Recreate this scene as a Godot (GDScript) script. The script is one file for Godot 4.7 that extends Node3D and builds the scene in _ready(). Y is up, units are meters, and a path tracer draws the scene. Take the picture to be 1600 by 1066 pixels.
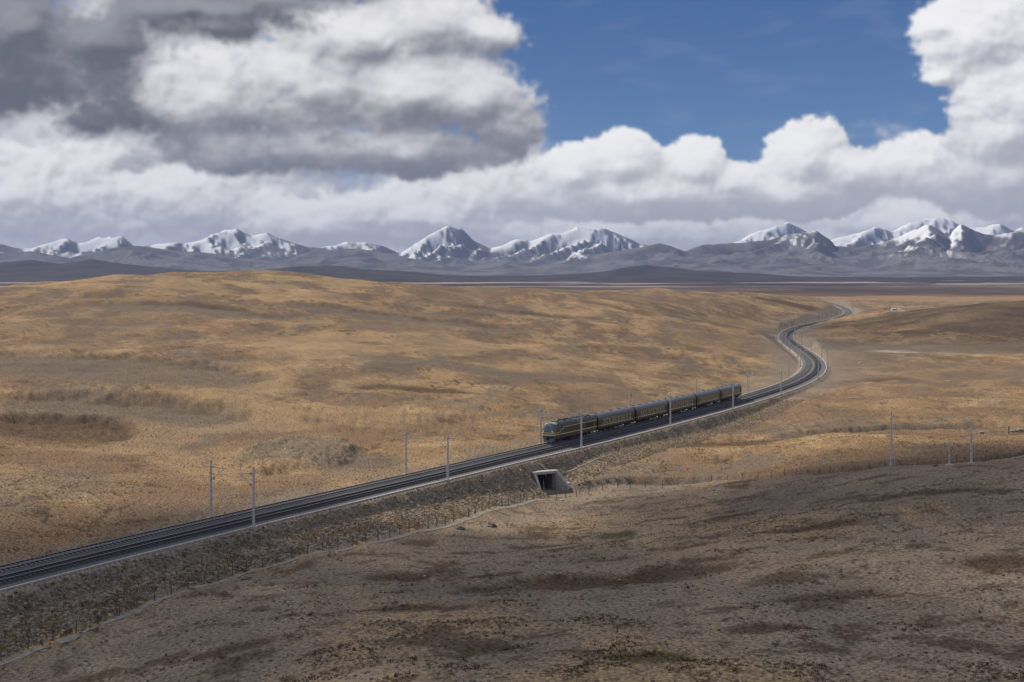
extends Node3D
# A long passenger train on an embankment that winds through dry golden grassland towards snow mountains.
# x is right, y up, the view runs along -z; "far" distances below are positive (far = -z).

var camera: Camera3D
var sun: DirectionalLight3D

func _ready() -> void:
	# ---- camera: level, its lens shifted down so that uprights stay upright
	camera = Camera3D.new()
	camera.name = "camera"
	camera.position = Vector3(0, 50, 0)
	camera.projection = Camera3D.PROJECTION_FRUSTUM
	camera.near = 1.0
	camera.far = 60000.0
	camera.size = 1066.0 / 2140.0
	camera.frustum_offset = Vector2(0, -108.0 / 2140.0)
	add_child(camera)
	camera.current = true
	# ---- sky, exposure, air
	var env := Environment.new()
	env.background_mode = Environment.BG_SKY
	env.sky = Sky.new()
	var dome := PanoramaSkyMaterial.new()
	dome.panorama = make_sky()
	env.sky.sky_material = dome
	env.background_energy_multiplier = 1.0
	env.tonemap_mode = Environment.TONE_MAPPER_LINEAR
	env.tonemap_exposure = 1.0
	env.fog_enabled = true
	env.fog_density = 0.000031
	env.fog_light_color = Color(0.72, 0.81, 1.0)
	env.sdfgi_enabled = true
	env.ssao_enabled = true
	env.ssil_enabled = true
	var world := WorldEnvironment.new()
	world.name = "world_environment"
	world.environment = env
	add_child(world)
	# ---- sun: ahead on the left, 38 degrees high
	sun = DirectionalLight3D.new()
	sun.name = "sun"
	sun.light_energy = 1.5
	sun.light_color = Color(1.0, 0.965, 0.905)
	sun.light_angular_distance = 0.5
	sun.shadow_enabled = true
	var az := deg_to_rad(-42.0)
	var high := deg_to_rad(38.0)
	var towards := Vector3(sin(az) * cos(high), sin(high), -cos(az) * cos(high))
	add_child(sun)
	sun.look_at_from_position(Vector3.ZERO, -towards, Vector3.UP)
	build_all()

# ---------------------------------------------------------------- sky: air and clouds only, computed for every direction
# cloud banks as rounded masses: [azimuth, elevation, half width, half height, thickness], in degrees
var bank_low := PackedFloat32Array([-20.50, 3.0, 9.0, 2.6, 1.00, -13.15, 2.6, 4.0, 2.2, 0.95, -8.5, 1.9, 4.0, 1.5, 1.0, -4.28, 2.2, 6.0, 1.6, 1.00, -2.0, 3.4, 3.2, 1.5, 0.9, 1.2, 3.5, 2.6, 1.9, 0.9, 5.34, 1.5, 9.0, 1.3, 0.90, 10.5, 1.4, 5.0, 1.2, 0.9, 15.66, 1.9, 6.0, 1.7, 1.00, 22.81, 2.59, 7.18, 2.71, 1.00, -27.20, 2.26, 9.24, 2.62, 1.00])
var bank_back := PackedFloat32Array([-14.0, 11.5, 4.0, 2.0, 1.8, -15.0, 9.0, 6.0, 4.6, 1.7, -17.0, 5.6, 6.0, 2.6, 1.6, -9.0, 5.0, 7.0, 2.2, 1.3, -19.5, 3.9, 8.0, 2.6, 1.0, -11.0, 3.9, 8.0, 2.0, 1.0, -3.0, 3.6, 7.0, 2.2, 1.0, 0.4, 4.4, 2.6, 1.5, 0.9, 8.0, 2.4, 9.0, 1.9, 1.0, 17.0, 3.3, 8.0, 2.4, 1.0, 14.0, 4.9, 3.2, 0.35, 0.6])
var bank_row := PackedFloat32Array([2.68, 4.05, 1.95, 1.38, 1.00, 4.60, 4.4, 1.66, 1.45, 1.05, 7.75, 4.2, 1.65, 1.35, 1.00, 9.23, 3.60, 1.80, 1.19, 0.90, 12.16, 4.55, 1.78, 1.68, 1.10, 13.91, 3.79, 2.02, 1.30, 0.90, 5.87, 3.09, 8.53, 1.25, 1.00, 17.63, 3.95, 4.21, 1.53, 0.90, 11.62, 3.04, 4.07, 1.15, 0.90])
var bank_col := PackedFloat32Array([19.08, 9.16, 2.75, 2.30, 1.05, 20.50, 6.86, 2.60, 2.71, 1.10, 19.85, 5.28, 2.49, 1.77, 1.00, 21.43, 9.99, 3.87, 2.49, 1.00, 17.38, 7.75, 0.55, 0.46, 0.70, 17.34, 9.75, 1.36, 0.90, 0.85, 19.79, 3.40, 3.91, 1.51, 0.90, 26.0, 9.0, 5.0, 4.0, 1.0])
var bank_mid := PackedFloat32Array([-12.39, 7.15, 3.30, 2.48, 1.00, -8.50, 7.50, 4.88, 2.91, 1.05, -4.28, 7.30, 4.66, 2.54, 1.00, -1.61, 7.06, 2.92, 1.91, 1.00, -0.37, 6.00, 1.91, 1.24, 0.90, -5.07, 4.92, 6.27, 1.39, 1.00, -3.74, 10.18, 3.89, 2.00, 0.95, -1.37, 9.94, 2.03, 1.02, 0.85, -6.40, 9.62, 4.65, 2.13, 0.90, -9.81, 4.87, 5.12, 1.32, 0.90, -6.0, 12.6, 6.0, 2.2, 0.9])
var bank_dark := PackedFloat32Array([-12.5, 9.9, 3.6, 1.0, 0.9, -19.08, 7.42, 4.66, 2.53, 1.10, -20.50, 9.57, 5.60, 3.01, 1.10, -16.65, 6.01, 2.74, 1.23, 0.90, -13.15, 10.64, 5.82, 1.31, 1.00, -10.07, 11.14, 4.60, 1.07, 0.90, -17.63, 9.23, 3.71, 1.79, 1.00, -15.0, 13.0, 8.0, 2.5, 1.0, -26.0, 8.0, 6.0, 4.0, 1.0])
var puff := FastNoiseLite.new()
var soft := FastNoiseLite.new()
var wisp := FastNoiseLite.new()
var broad := FastNoiseLite.new()
var puff_wide := FastNoiseLite.new()
var soft_wide := FastNoiseLite.new()
var sky_rows: Array = []
var sky_w := 0
var sky_h := 0
var sky_x0 := 0
var sky_y0 := 0
var sky_lock := Mutex.new()

func noise_of(n: FastNoiseLite, kind: int, at: int, freq: float, octaves: int, gain := 0.5) -> void:
	n.noise_type = kind
	n.seed = at
	n.frequency = freq
	n.fractal_octaves = octaves
	n.fractal_gain = gain
	n.fractal_type = FastNoiseLite.FRACTAL_FBM

func sky_noises() -> void:
	noise_of(puff, FastNoiseLite.TYPE_CELLULAR, 11, 0.46, 5, 0.52)
	puff.cellular_return_type = FastNoiseLite.RETURN_DISTANCE
	puff.cellular_distance_function = FastNoiseLite.DISTANCE_EUCLIDEAN
	noise_of(puff_wide, FastNoiseLite.TYPE_CELLULAR, 17, 0.30, 4, 0.40)
	puff_wide.cellular_return_type = FastNoiseLite.RETURN_DISTANCE
	puff_wide.cellular_distance_function = FastNoiseLite.DISTANCE_EUCLIDEAN
	noise_of(soft_wide, FastNoiseLite.TYPE_SIMPLEX_SMOOTH, 6, 0.26, 4, 0.42)
	noise_of(soft, FastNoiseLite.TYPE_SIMPLEX_SMOOTH, 5, 0.35, 6, 0.55)
	noise_of(wisp, FastNoiseLite.TYPE_SIMPLEX_SMOOTH, 23, 0.8, 5, 0.55)
	noise_of(broad, FastNoiseLite.TYPE_SIMPLEX_SMOOTH, 31, 0.06, 3, 0.5)

func bank(b: PackedFloat32Array, az: float, el: float) -> float:
	var t := -0.6
	for q in range(0, b.size(), 5):
		var dx: float = (az - b[q]) / b[q + 2]
		var dy: float = (el - b[q + 1]) / b[q + 3]
		if dy < 0.0:
			dy *= 1.25
		var d2 := dx * dx + dy * dy
		if d2 > 2.6:
			continue
		var v: float = b[q + 4] * (1.0 - sqrt(d2))
		var k := clampf(0.5 + 0.5 * (t - v) / 0.18, 0.0, 1.0)      # smooth maximum
		t = lerpf(v, t, k) + 0.18 * k * (1.0 - k)
	return t

# thickness of a bank: rounded masses broken up by billows
func thick(b: PackedFloat32Array, az: float, el: float, kp: float, ks: float, wide := false) -> float:
	var t := bank(b, az, el)
	if t < -0.55:
		return -1.0
	var wx := wisp.get_noise_2d(az * 0.5, el * 0.5) * 0.7
	var wy := wisp.get_noise_2d(az * 0.5 + 50.0, el * 0.5) * 0.7
	if wide:
		return t + kp * (-puff_wide.get_noise_2d(az + wx, (el + wy) * 1.15) - 0.45) + ks * soft_wide.get_noise_2d(az + wx, el * 1.4)
	return t + kp * (-puff.get_noise_2d(az + wx, (el + wy) * 1.15) - 0.45) + ks * soft.get_noise_2d(az + wx, el * 1.5)

# lays one bank over the sky behind it
func lay(c: Vector3, b: PackedFloat32Array, az: float, el: float, kp: float, ks: float, edge: float, lit: Vector3, grey: Vector3, base_el: float, top_el: float, relief: float, wide := false) -> Vector3:
	var t := thick(b, az, el, kp, ks, wide)
	if t <= -0.2:
		return c
	var a := smoothstep(0.0, edge, t + minf(ks, 0.3) * 0.6 * wisp.get_noise_2d(az * 2.2, el * 2.6))
	if a <= 0.0:
		return c
	var near := thick(b, az - 0.13, el + 0.20, kp, ks, wide)
	var far := thick(b, az - 0.5, el + 0.85, kp, ks, wide)
	var shade := clampf((t - near) * (1.3 if wide else 2.1) + (t - far) * (0.6 if wide else 0.4), -0.8, 1.0)
	var up := smoothstep(base_el, top_el, el + 1.6 * soft.get_noise_2d(az * 0.6 + 90.0, el * 0.9))
	var raw := 0.06 + 0.52 * up + relief * shade * (0.6 + 0.6 * up) - 0.08 * smoothstep(0.4, 1.0, t) + 0.20 * wisp.get_noise_2d(az * 1.1 + 9.0, el * 1.7)
	var light := 1.0 / (1.0 + exp(-4.4 * (raw - 0.44)))
	return c.lerp(grey.lerp(lit, light), a)

func air(az: float, el: float) -> Vector3:
	var h := clampf(el / 16.0, 0.0, 1.0)
	var c := Vector3(0.15, 0.29, 0.52).lerp(Vector3(0.052, 0.138, 0.345), smoothstep(0.1, 0.75, h))
	return c.lerp(Vector3(0.04, 0.105, 0.27), smoothstep(14.0, 70.0, el))

func sky_at(az: float, el: float) -> Vector3:
	var c := air(az, el)
	var veil := smoothstep(0.05, 0.5, wisp.get_noise_2d(az * 0.25 + 7.0, el * 0.9)) * 0.07 * smoothstep(3.0, 6.0, el)
	c = c.lerp(Vector3(0.5, 0.52, 0.58), veil)
	# the open sky outside the photograph's banks carries the same broken cloud
	var off := maxf(smoothstep(22.0, 32.0, absf(az)), smoothstep(12.5, 18.0, el))
	if off > 0.0:
		var d := Vector3(sin(deg_to_rad(az)) * cos(deg_to_rad(el)), sin(deg_to_rad(el)), -cos(deg_to_rad(az)) * cos(deg_to_rad(el)))
		var p := d * (9.0 / (maxf(d.y, 0.0) + 0.28))
		var t := soft.get_noise_3dv(p * 0.42) * 1.3 + broad.get_noise_3dv(p * 3.0) * 0.5 + 0.16 - 0.25 * puff.get_noise_3dv(p) - 0.2 + 0.25 * (1.0 - smoothstep(2.0, 14.0, el))
		var a := smoothstep(0.0, 0.35, t) * off
		var l := clampf(0.75 - 0.9 * smoothstep(0.1, 0.9, t) + 0.5 * wisp.get_noise_3dv(p * 0.6), 0.0, 1.0)
		c = c.lerp(Vector3(0.24, 0.245, 0.285).lerp(Vector3(0.88, 0.875, 0.885), l), a)
	# haze of thin cloud low over the mountains
	var lowmix := 1.0 - smoothstep(1.6, 5.2, el + soft.get_noise_2d(az * 0.5, el) * 1.2)
	c = c.lerp(Vector3(0.64, 0.635, 0.68), lowmix * 0.92)
	c = lay(c, bank_back, az, el, 0.24, 0.6, 0.7, Vector3(0.78, 0.77, 0.80), Vector3(0.36, 0.36, 0.415), 0.4, 4.6, 0.8, true)
	c = lay(c, bank_low, az, el, 0.56, 0.36, 0.30, Vector3(0.93, 0.915, 0.92), Vector3(0.42, 0.415, 0.47), -0.2, 3.4, 0.8)
	c = lay(c, bank_row, az, el, 0.54, 0.18, 0.11, Vector3(1.0, 0.99, 0.99), Vector3(0.43, 0.43, 0.485), 2.0, 4.6, 0.8)
	c = lay(c, bank_col, az, el, 0.54, 0.22, 0.15, Vector3(0.97, 0.96, 0.97), Vector3(0.42, 0.42, 0.475), 2.2, 7.0, 0.85)
	c = lay(c, bank_mid, az, el, 0.50, 0.34, 0.30, Vector3(0.90, 0.89, 0.905), Vector3(0.170, 0.175, 0.212), 4.1, 8.4, 0.95, true)
	c = lay(c, bank_dark, az, el, 0.26, 0.55, 0.60, Vector3(0.33, 0.33, 0.37), Vector3(0.088, 0.090, 0.106), 3.6, 13.0, 0.9, true)
	return c

func sky_row(r: int) -> void:
	var line := PackedByteArray()
	line.resize(sky_w * 3)
	for i in sky_w:
		var el := 90.0 - (sky_y0 + r + 0.5) * 180.0 / 2048.0
		var az := (sky_x0 + i + 0.5) * 360.0 / 4096.0 - 180.0
		var c := sky_at(az, el)
		line[i * 3] = int(clampf(pow(c.x, 1.0 / 2.2) * 255.0 + 0.5, 0.0, 255.0))
		line[i * 3 + 1] = int(clampf(pow(c.y, 1.0 / 2.2) * 255.0 + 0.5, 0.0, 255.0))
		line[i * 3 + 2] = int(clampf(pow(c.z, 1.0 / 2.2) * 255.0 + 0.5, 0.0, 255.0))
	sky_lock.lock()
	sky_rows[r] = line
	sky_lock.unlock()

func sky_coarse_row(r: int) -> void:
	var line := PackedByteArray()
	line.resize(512 * 3)
	for i in 512:
		var el := maxf(90.0 - (r + 0.5) * 180.0 / 256.0, 0.2)
		var az := (i + 0.5) * 360.0 / 512.0 - 180.0
		var c := sky_at(az, el)
		line[i * 3] = int(clampf(pow(c.x, 1.0 / 2.2) * 255.0 + 0.5, 0.0, 255.0))
		line[i * 3 + 1] = int(clampf(pow(c.y, 1.0 / 2.2) * 255.0 + 0.5, 0.0, 255.0))
		line[i * 3 + 2] = int(clampf(pow(c.z, 1.0 / 2.2) * 255.0 + 0.5, 0.0, 255.0))
	sky_lock.lock()
	sky_rows[r] = line
	sky_lock.unlock()

func rows_done(count: int, task: Callable) -> PackedByteArray:
	sky_rows = []
	sky_rows.resize(count)
	var id := WorkerThreadPool.add_group_task(task, count)
	WorkerThreadPool.wait_for_group_task_completion(id)
	var all := PackedByteArray()
	for line in sky_rows:
		all.append_array(line)
	return all

func make_sky() -> ImageTexture:
	sky_noises()
	var whole := Image.create_from_data(512, 256, false, Image.FORMAT_RGB8, rows_done(256, sky_coarse_row))
	whole.resize(4096, 2048, Image.INTERPOLATE_CUBIC)
	# the part round the view in full resolution: azimuth -30..30, elevation -1..17
	sky_x0 = 1706
	sky_w = 684
	sky_y0 = 830
	sky_h = 206
	var near := Image.create_from_data(sky_w, sky_h, false, Image.FORMAT_RGB8, rows_done(sky_h, sky_row))
	whole.blit_rect(near, Rect2i(0, 0, sky_w, sky_h), Vector2i(sky_x0, sky_y0))
	# the picture of the sky begins straight ahead, so its halves change places
	var turned := Image.create_empty(4096, 2048, false, Image.FORMAT_RGB8)
	turned.blit_rect(whole, Rect2i(2048, 0, 2048, 2048), Vector2i(0, 0))
	turned.blit_rect(whole, Rect2i(0, 0, 2048, 2048), Vector2i(2048, 0))
	return ImageTexture.create_from_image(turned)

# ---------------------------------------------------------------- the lie of the land
# surveyed points of the natural ground: (x, height, distance ahead)
const SURVEY := [Vector3(-68.7, 18.5, 105.0), Vector3(-45.6, 13.5, 122.0), Vector3(-19.4, 18.8, 104.0), Vector3(0.0, 21.5, 95.0), Vector3(17.2, 22.4, 92.0), Vector3(34.4, 22.4, 92.0), Vector3(60.2, 22.4, 92.0), Vector3(0.0, 26.0, 50.0), Vector3(-20.6, 22.4, 55.0), Vector3(17.9, 27.0, 48.0), Vector3(-32.5, 20.9, 58.0), Vector3(26.9, 27.0, 48.0), Vector3(-24.9, 16.8, 133.0), Vector3(0.0, 16.7, 150.0), Vector3(27.1, 20.5, 145.0), Vector3(52.3, 22.2, 140.0), Vector3(-15.0, 15.2, 160.0), Vector3(0.0, 12.1, 203.0), Vector3(20.7, 12.1, 222.0), Vector3(41.5, 14.7, 222.0), Vector3(54.7, 20.4, 195.0), Vector3(72.9, 21.8, 195.0), Vector3(21.5, 21.2, 115.0), Vector3(85.0, 22.9, 140.0), Vector3(-47.5, 14.1, 127.0), Vector3(-43.5, 14.4, 133.0), Vector3(-37.8, 14.6, 147.0), Vector3(-31.0, 14.6, 166.0), Vector3(-20.3, 14.1, 181.0), Vector3(-9.6, 12.6, 205.0), Vector3(-2.1, 11.8, 225.0), Vector3(5.7, 10.3, 245.0), Vector3(11.8, 10.0, 252.0), Vector3(23.9, 10.3, 256.0), Vector3(44.0, 12.9, 248.0), Vector3(54.9, 17.3, 226.0), Vector3(61.4, 19.1, 219.0), Vector3(83.0, 20.2, 222.0), Vector3(136.7, 20.0, 225.0), Vector3(-45.0, 15.9, 185.0), Vector3(-59.8, 16.0, 160.0), Vector3(-31.7, 15.6, 212.0), Vector3(-21.8, 15.2, 233.0), Vector3(-5.0, 14.7, 268.0), Vector3(15.0, 13.4, 320.0), Vector3(36.0, 11.3, 385.0), Vector3(64.5, 9.8, 460.0), Vector3(86.1, 9.5, 490.0), Vector3(-139.7, 20.4, 230.0), Vector3(-74.8, 16.8, 200.0), Vector3(-93.5, 17.9, 250.0), Vector3(-127.1, 22.2, 340.0), Vector3(-172.0, 29.6, 460.0), Vector3(-216.8, 37.8, 580.0), Vector3(-254.2, 43.0, 680.0), Vector3(-329.0, 33.1, 880.0), Vector3(-65.9, 15.4, 235.0), Vector3(-85.5, 17.9, 305.0), Vector3(-115.0, 24.1, 410.0), Vector3(-157.0, 33.0, 560.0), Vector3(-213.1, 48.9, 760.0), Vector3(-274.8, 39.5, 980.0), Vector3(-45.8, 13.9, 245.0), Vector3(-59.8, 16.4, 320.0), Vector3(-80.4, 22.9, 430.0), Vector3(-110.3, 32.1, 590.0), Vector3(-142.1, 44.7, 760.0), Vector3(-157.0, 50.4, 840.0), Vector3(-198.1, 39.6, 1060.0), Vector3(-26.6, 14.7, 285.0), Vector3(-34.6, 16.3, 370.0), Vector3(-46.7, 23.1, 500.0), Vector3(-63.6, 32.5, 680.0), Vector3(-86.9, 43.5, 930.0), Vector3(-110.3, 31.3, 1180.0), Vector3(0.0, 13.7, 345.0), Vector3(0.0, 16.7, 460.0), Vector3(0.0, 24.2, 650.0), Vector3(0.0, 32.1, 850.0), Vector3(0.0, 37.9, 1080.0), Vector3(0.0, 23.5, 1350.0), Vector3(43.9, 11.6, 470.0), Vector3(58.9, 16.1, 630.0), Vector3(80.4, 23.9, 860.0), Vector3(107.5, 30.1, 1150.0), Vector3(130.8, 31.7, 1400.0), Vector3(163.6, 15.7, 1750.0), Vector3(101.4, 10.9, 620.0), Vector3(139.0, 16.2, 850.0), Vector3(204.4, 20.8, 1250.0), Vector3(286.2, 23.8, 1750.0), Vector3(351.6, 8.8, 2150.0), Vector3(294.4, 14.0, 1400.0), Vector3(448.6, 11.7, 2000.0), Vector3(527.1, 1.7, 2350.0), Vector3(178.6, 4.2, 980.0), Vector3(186.4, 8.3, 1050.0), Vector3(237.1, 8.6, 1180.0), Vector3(302.8, 5.8, 1350.0), Vector3(-291.6, 33.2, 480.0), Vector3(-455.6, 41.2, 750.0), Vector3(-577.1, 34.5, 950.0), Vector3(18.4, 11.7, 262.0), Vector3(44.9, 10.4, 320.0), Vector3(71.0, 10.0, 380.0), Vector3(105.3, 9.8, 460.0), Vector3(145.8, 7.9, 600.0), Vector3(189.5, 8.1, 780.0), Vector3(222.0, 7.8, 950.0), Vector3(39.5, 11.8, 282.0), Vector3(62.6, 15.6, 268.0), Vector3(85.7, 17.6, 262.0), Vector3(95.3, 18.4, 255.0), Vector3(81.8, 13.2, 350.0), Vector3(114.5, 14.8, 350.0), Vector3(134.6, 15.5, 360.0), Vector3(142.8, 11.6, 470.0), Vector3(179.4, 13.0, 480.0), Vector3(185.0, 8.4, 660.0), Vector3(239.3, 9.6, 640.0), Vector3(228.2, 8.5, 740.0), Vector3(216.8, 7.0, 800.0), Vector3(284.1, 9.2, 760.0), Vector3(258.2, 12.3, 850.0), Vector3(317.8, 14.3, 850.0), Vector3(280.4, 12.6, 1000.0), Vector3(355.1, 21.1, 950.0), Vector3(392.5, 27.4, 1050.0), Vector3(376.2, 21.5, 1150.0), Vector3(364.5, 13.6, 1300.0), Vector3(369.3, 6.0, 1450.0), Vector3(493.5, 13.6, 1320.0), Vector3(455.6, 5.8, 1500.0), Vector3(483.9, 1.2, 1900.0), Vector3(822.4, -0.4, 2200.0), Vector3(658.9, -0.5, 2350.0), Vector3(897.2, -1.6, 2400.0), Vector3(1457.9, -1.6, 2400.0), Vector3(-897.2, -1.6, 2400.0), Vector3(-448.6, -1.6, 2400.0), Vector3(0.0, -1.6, 2400.0), Vector3(-1570.1, -1.6, 2400.0), Vector3(-560.7, 15.7, 1500.0), Vector3(-317.8, 12.7, 1700.0), Vector3(151.9, 17.9, 250.0), Vector3(273.4, 13.2, 450.0), Vector3(516.4, 20.2, 850.0), Vector3(729.0, 29.3, 1200.0), Vector3(972.0, 12.6, 1600.0)]
# centre line of the railway formation: (distance ahead, x)
const LINE := [Vector2(20, -118), Vector2(60, -97.5), Vector2(100, -77.8), Vector2(142, -57.6), Vector2(160, -49), Vector2(180, -38.8), Vector2(205, -26.2), Vector2(230, -14.4), Vector2(260, -0.9), Vector2(295, 16.1), Vector2(335, 35), Vector2(380, 55.6), Vector2(430, 77.4), Vector2(490, 101.2), Vector2(560, 122.8), Vector2(640, 140.6), Vector2(730, 155.0), Vector2(830, 169.5), Vector2(930, 186), Vector2(1040, 210.5), Vector2(1150, 242.6), Vector2(1290, 295), Vector2(1450, 350), Vector2(1600, 393), Vector2(1750, 428), Vector2(1900, 458), Vector2(2100, 494), Vector2(2350, 530), Vector2(2700, 580)]
# depth of the formation below the viewpoint: (distance ahead, metres)
const FALL := [Vector2(20, 32.4), Vector2(100, 32.6), Vector2(142, 33), Vector2(208, 34), Vector2(259, 35.5), Vector2(330, 37), Vector2(380, 38), Vector2(437, 39), Vector2(630, 41.5), Vector2(980, 45), Vector2(1640, 48.3), Vector2(2400, 50.2), Vector2(2800, 50.6)]
# worn, eroded or wet places: x, distance, half width, half length, depth of the hollow, tone (0 grey soil, 1 dark soil, 2 pale mud, 3 mossy, 4 stony)
const WORN := [
	[-115.0, 384.0, 46.0, 41.0, 2.6, 0], [-88.0, 316.0, 28.0, 26.0, 2.4, 0], [-93.0, 279.0, 16.0, 26.0, 2.2, 1], [-42.0, 266.0, 12.0, 22.0, -1.3, 4],
	[-28.0, 385.0, 20.0, 9.0, 0.6, 1], [204.0, 755.0, 31.0, 86.0, 0.8, 0], [212.0, 724.0, 36.0, 34.0, 0.3, 2], [86.0, 306.0, 29.0, 12.0, 1.8, 0], [136.0, 513.0, 15.0, 9.0, 0.8, 1],
	[174.0, 760.0, 24.0, 190.0, 0.5, 0], [5.2, 140.0, 11.4, 7.7, 0.7, 1], [17.0, 140.5, 6.6, 5.2, 0.4, 1], [-12.8, 152.0, 4.3, 5.3, 0.4, 1], [14.3, 185.8, 3.0, 5.7, 0.3, 3],
	[3.4, 180.5, 4.2, 5.2, 0.3, 1], [-2.0, 106.8, 3.0, 3.0, 0.3, 3], [10.3, 99.9, 4.2, 3.0, 0.35, 3], [48.0, 131.0, 4.3, 4.0, 0.4, 1], [-28.5, 254.0, 9.5, 12.0, 0.7, 0],
	[-136.0, 583.0, 41.0, 20.0, 1.6, 0], [-53.0, 636.0, 59.0, 22.0, 1.8, 0], [7.0, 748.0, 62.0, 26.0, 1.6, 0], [50.0, 381.0, 11.0, 14.0, 0.5, 0], [22.8, 250.0, 13.0, 5.0, 0.5, 0],
	[-17.0, 455.0, 42.0, 20.0, 0.8, 0], [248.0, 753.0, 42.0, 60.0, 0.5, 0], [45.0, 303.0, 14.0, 13.0, 0.5, 1], [297.0, 1452.0, 40.0, 90.0, 1.0, 1], [-10.0, 128.0, 5.0, 3.0, 0.3, 1],
	[28.0, 120.0, 6.0, 3.0, 0.35, 1], [35.0, 160.0, 8.0, 4.0, 0.4, 1], [52.0, 175.0, 9.0, 4.0, 0.4, 1], [-24.0, 118.0, 4.0, 2.5, 0.3, 1], [30.0, 190.0, 6.0, 4.0, 0.3, 1], [20.0, 108.0, 4.0, 2.0, 0.3, 1], [63.0, 520.0, 8.0, 6.0, 0.6, 1], [81.0, 500.0, 6.0, 6.0, 0.6, 1],
]
# the wire fence along the foot of the embankment and then the dirt road: (x, distance ahead)
const FENCE := [Vector2(-80, 62), Vector2(-51, 121), Vector2(-47.4, 126.7), Vector2(-43.3, 132.3), Vector2(-37.5, 145.8), Vector2(-30.6, 163.5), Vector2(-20.1, 179.1), Vector2(-9.5, 202.8), Vector2(-2.1, 222.9), Vector2(3.9, 238.8), Vector2(9.3, 247.0), Vector2(15.2, 250.2), Vector2(23.8, 254.9), Vector2(35.4, 252.7), Vector2(45.7, 244.8), Vector2(53.4, 228.5), Vector2(61.1, 218.0), Vector2(71.4, 218.3), Vector2(84.6, 226.2), Vector2(99.3, 236.2), Vector2(140, 250)]
# the culvert: middle of its mouth (x, distance ahead), the way its mouth looks, its floor and clear height
const MOUTH := Vector2(6.3, 254.8)
const MOUTH_OUT := Vector2(0.5, -0.866)
const MOUTH_ALONG := Vector2(0.866, 0.5)
const MOUTH_FLOOR := 9.3
const TRACKS := [-2.5, 1.6]      # far and near track, metres right of the centre line

const GX := 161
const GT := 131
var lie := PackedFloat32Array()
var line_x := PackedFloat32Array()
var line_s := PackedFloat32Array()
var line_y := PackedFloat32Array()
var line_arc := PackedFloat32Array()
var fence_d := PackedFloat32Array()
var knoll := FastNoiseLite.new()
var hump := FastNoiseLite.new()
var clod := FastNoiseLite.new()
var patch := FastNoiseLite.new()
var streak := FastNoiseLite.new()
var grain := FastNoiseLite.new()

func survey_grid() -> void:
	var n := SURVEY.size()
	var m := n + 3
	var px := PackedFloat64Array()
	var pt := PackedFloat64Array()
	for v in SURVEY:
		px.append(v.x / v.z * 2.675)
		pt.append(log(v.z))
	var rows: Array[PackedFloat64Array] = []
	for i in m:
		var row := PackedFloat64Array()
		row.resize(m + 1)
		if i < n:
			for j in n:
				var r2 := (px[i] - px[j]) * (px[i] - px[j]) + (pt[i] - pt[j]) * (pt[i] - pt[j])
				row[j] = 0.5 * r2 * log(maxf(r2, 1e-12))
			row[i] += 0.002
			row[n] = 1.0
			row[n + 1] = px[i]
			row[n + 2] = pt[i]
			row[m] = SURVEY[i].y
		else:
			for j in n:
				row[j] = 1.0 if i == n else (px[j] if i == n + 1 else pt[j])
		rows.append(row)
	for k in m:
		var best := k
		for i in range(k + 1, m):
			if absf(rows[i][k]) > absf(rows[best][k]):
				best = i
		var swap := rows[k]
		rows[k] = rows[best]
		rows[best] = swap
		var pivot := rows[k]
		for i in range(k + 1, m):
			var other := rows[i]
			var f := other[k] / pivot[k]
			if f == 0.0:
				continue
			for j in range(k, m + 1):
				other[j] -= f * pivot[j]
			rows[i] = other
	var w := PackedFloat64Array()
	w.resize(m)
	for k in range(m - 1, -1, -1):
		var row := rows[k]
		var sum := row[m]
		for j in range(k + 1, m):
			sum -= row[j] * w[j]
		w[k] = sum / row[k]
	lie.resize(GX * GT)
	for j in GT:
		var t := lerpf(log(38.0), log(2600.0), j / float(GT - 1))
		for i in GX:
			var s := lerpf(-1.75, 1.75, i / float(GX - 1))
			var h := w[n] + w[n + 1] * s + w[n + 2] * t
			for k in n:
				var a := s - px[k]
				var b := t - pt[k]
				var r2 := a * a + b * b + 1e-12
				h += w[k] * 0.5 * r2 * log(r2)
			lie[j * GX + i] = h

func natural(x: float, far: float) -> float:
	var s := clampf((x / far * 2.675 + 1.75) / 3.5 * (GX - 1), 0.0, GX - 1.001)
	var t := clampf((log(far) - log(38.0)) / (log(2600.0) - log(38.0)) * (GT - 1), 0.0, GT - 1.001)
	var i := int(s)
	var j := int(t)
	var u := s - i
	var v := t - j
	var at := j * GX + i
	return lerpf(lerpf(lie[at], lie[at + 1], u), lerpf(lie[at + GX], lie[at + GX + 1], u), v)

func through(p: Array, t: float) -> float:      # smooth curve through knots, looked up by their first number
	var k := 1
	while k < p.size() - 3 and p[k + 1].x < t:
		k += 1
	var a: Vector2 = p[k]
	var b: Vector2 = p[k + 1]
	var m0: float = (b.y - p[k - 1].y) / (b.x - p[k - 1].x)
	var m1: float = (p[k + 2].y - a.y) / (p[k + 2].x - a.x)
	var h := b.x - a.x
	var u := (t - a.x) / h
	return (2 * u * u * u - 3 * u * u + 1) * a.y + (u * u * u - 2 * u * u + u) * h * m0 + (3 * u * u - 2 * u * u * u) * b.y + (u * u * u - u * u) * h * m1

func smoothed(a: PackedFloat32Array, reach: int) -> PackedFloat32Array:
	var sums := PackedFloat64Array([0.0])
	for v in a:
		sums.append(sums[-1] + v)
	var out := PackedFloat32Array()
	for i in a.size():
		var r := mini(reach, mini(i, a.size() - 1 - i))
		out.append((sums[i + r + 1] - sums[i - r]) / (2 * r + 1))
	return out

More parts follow.
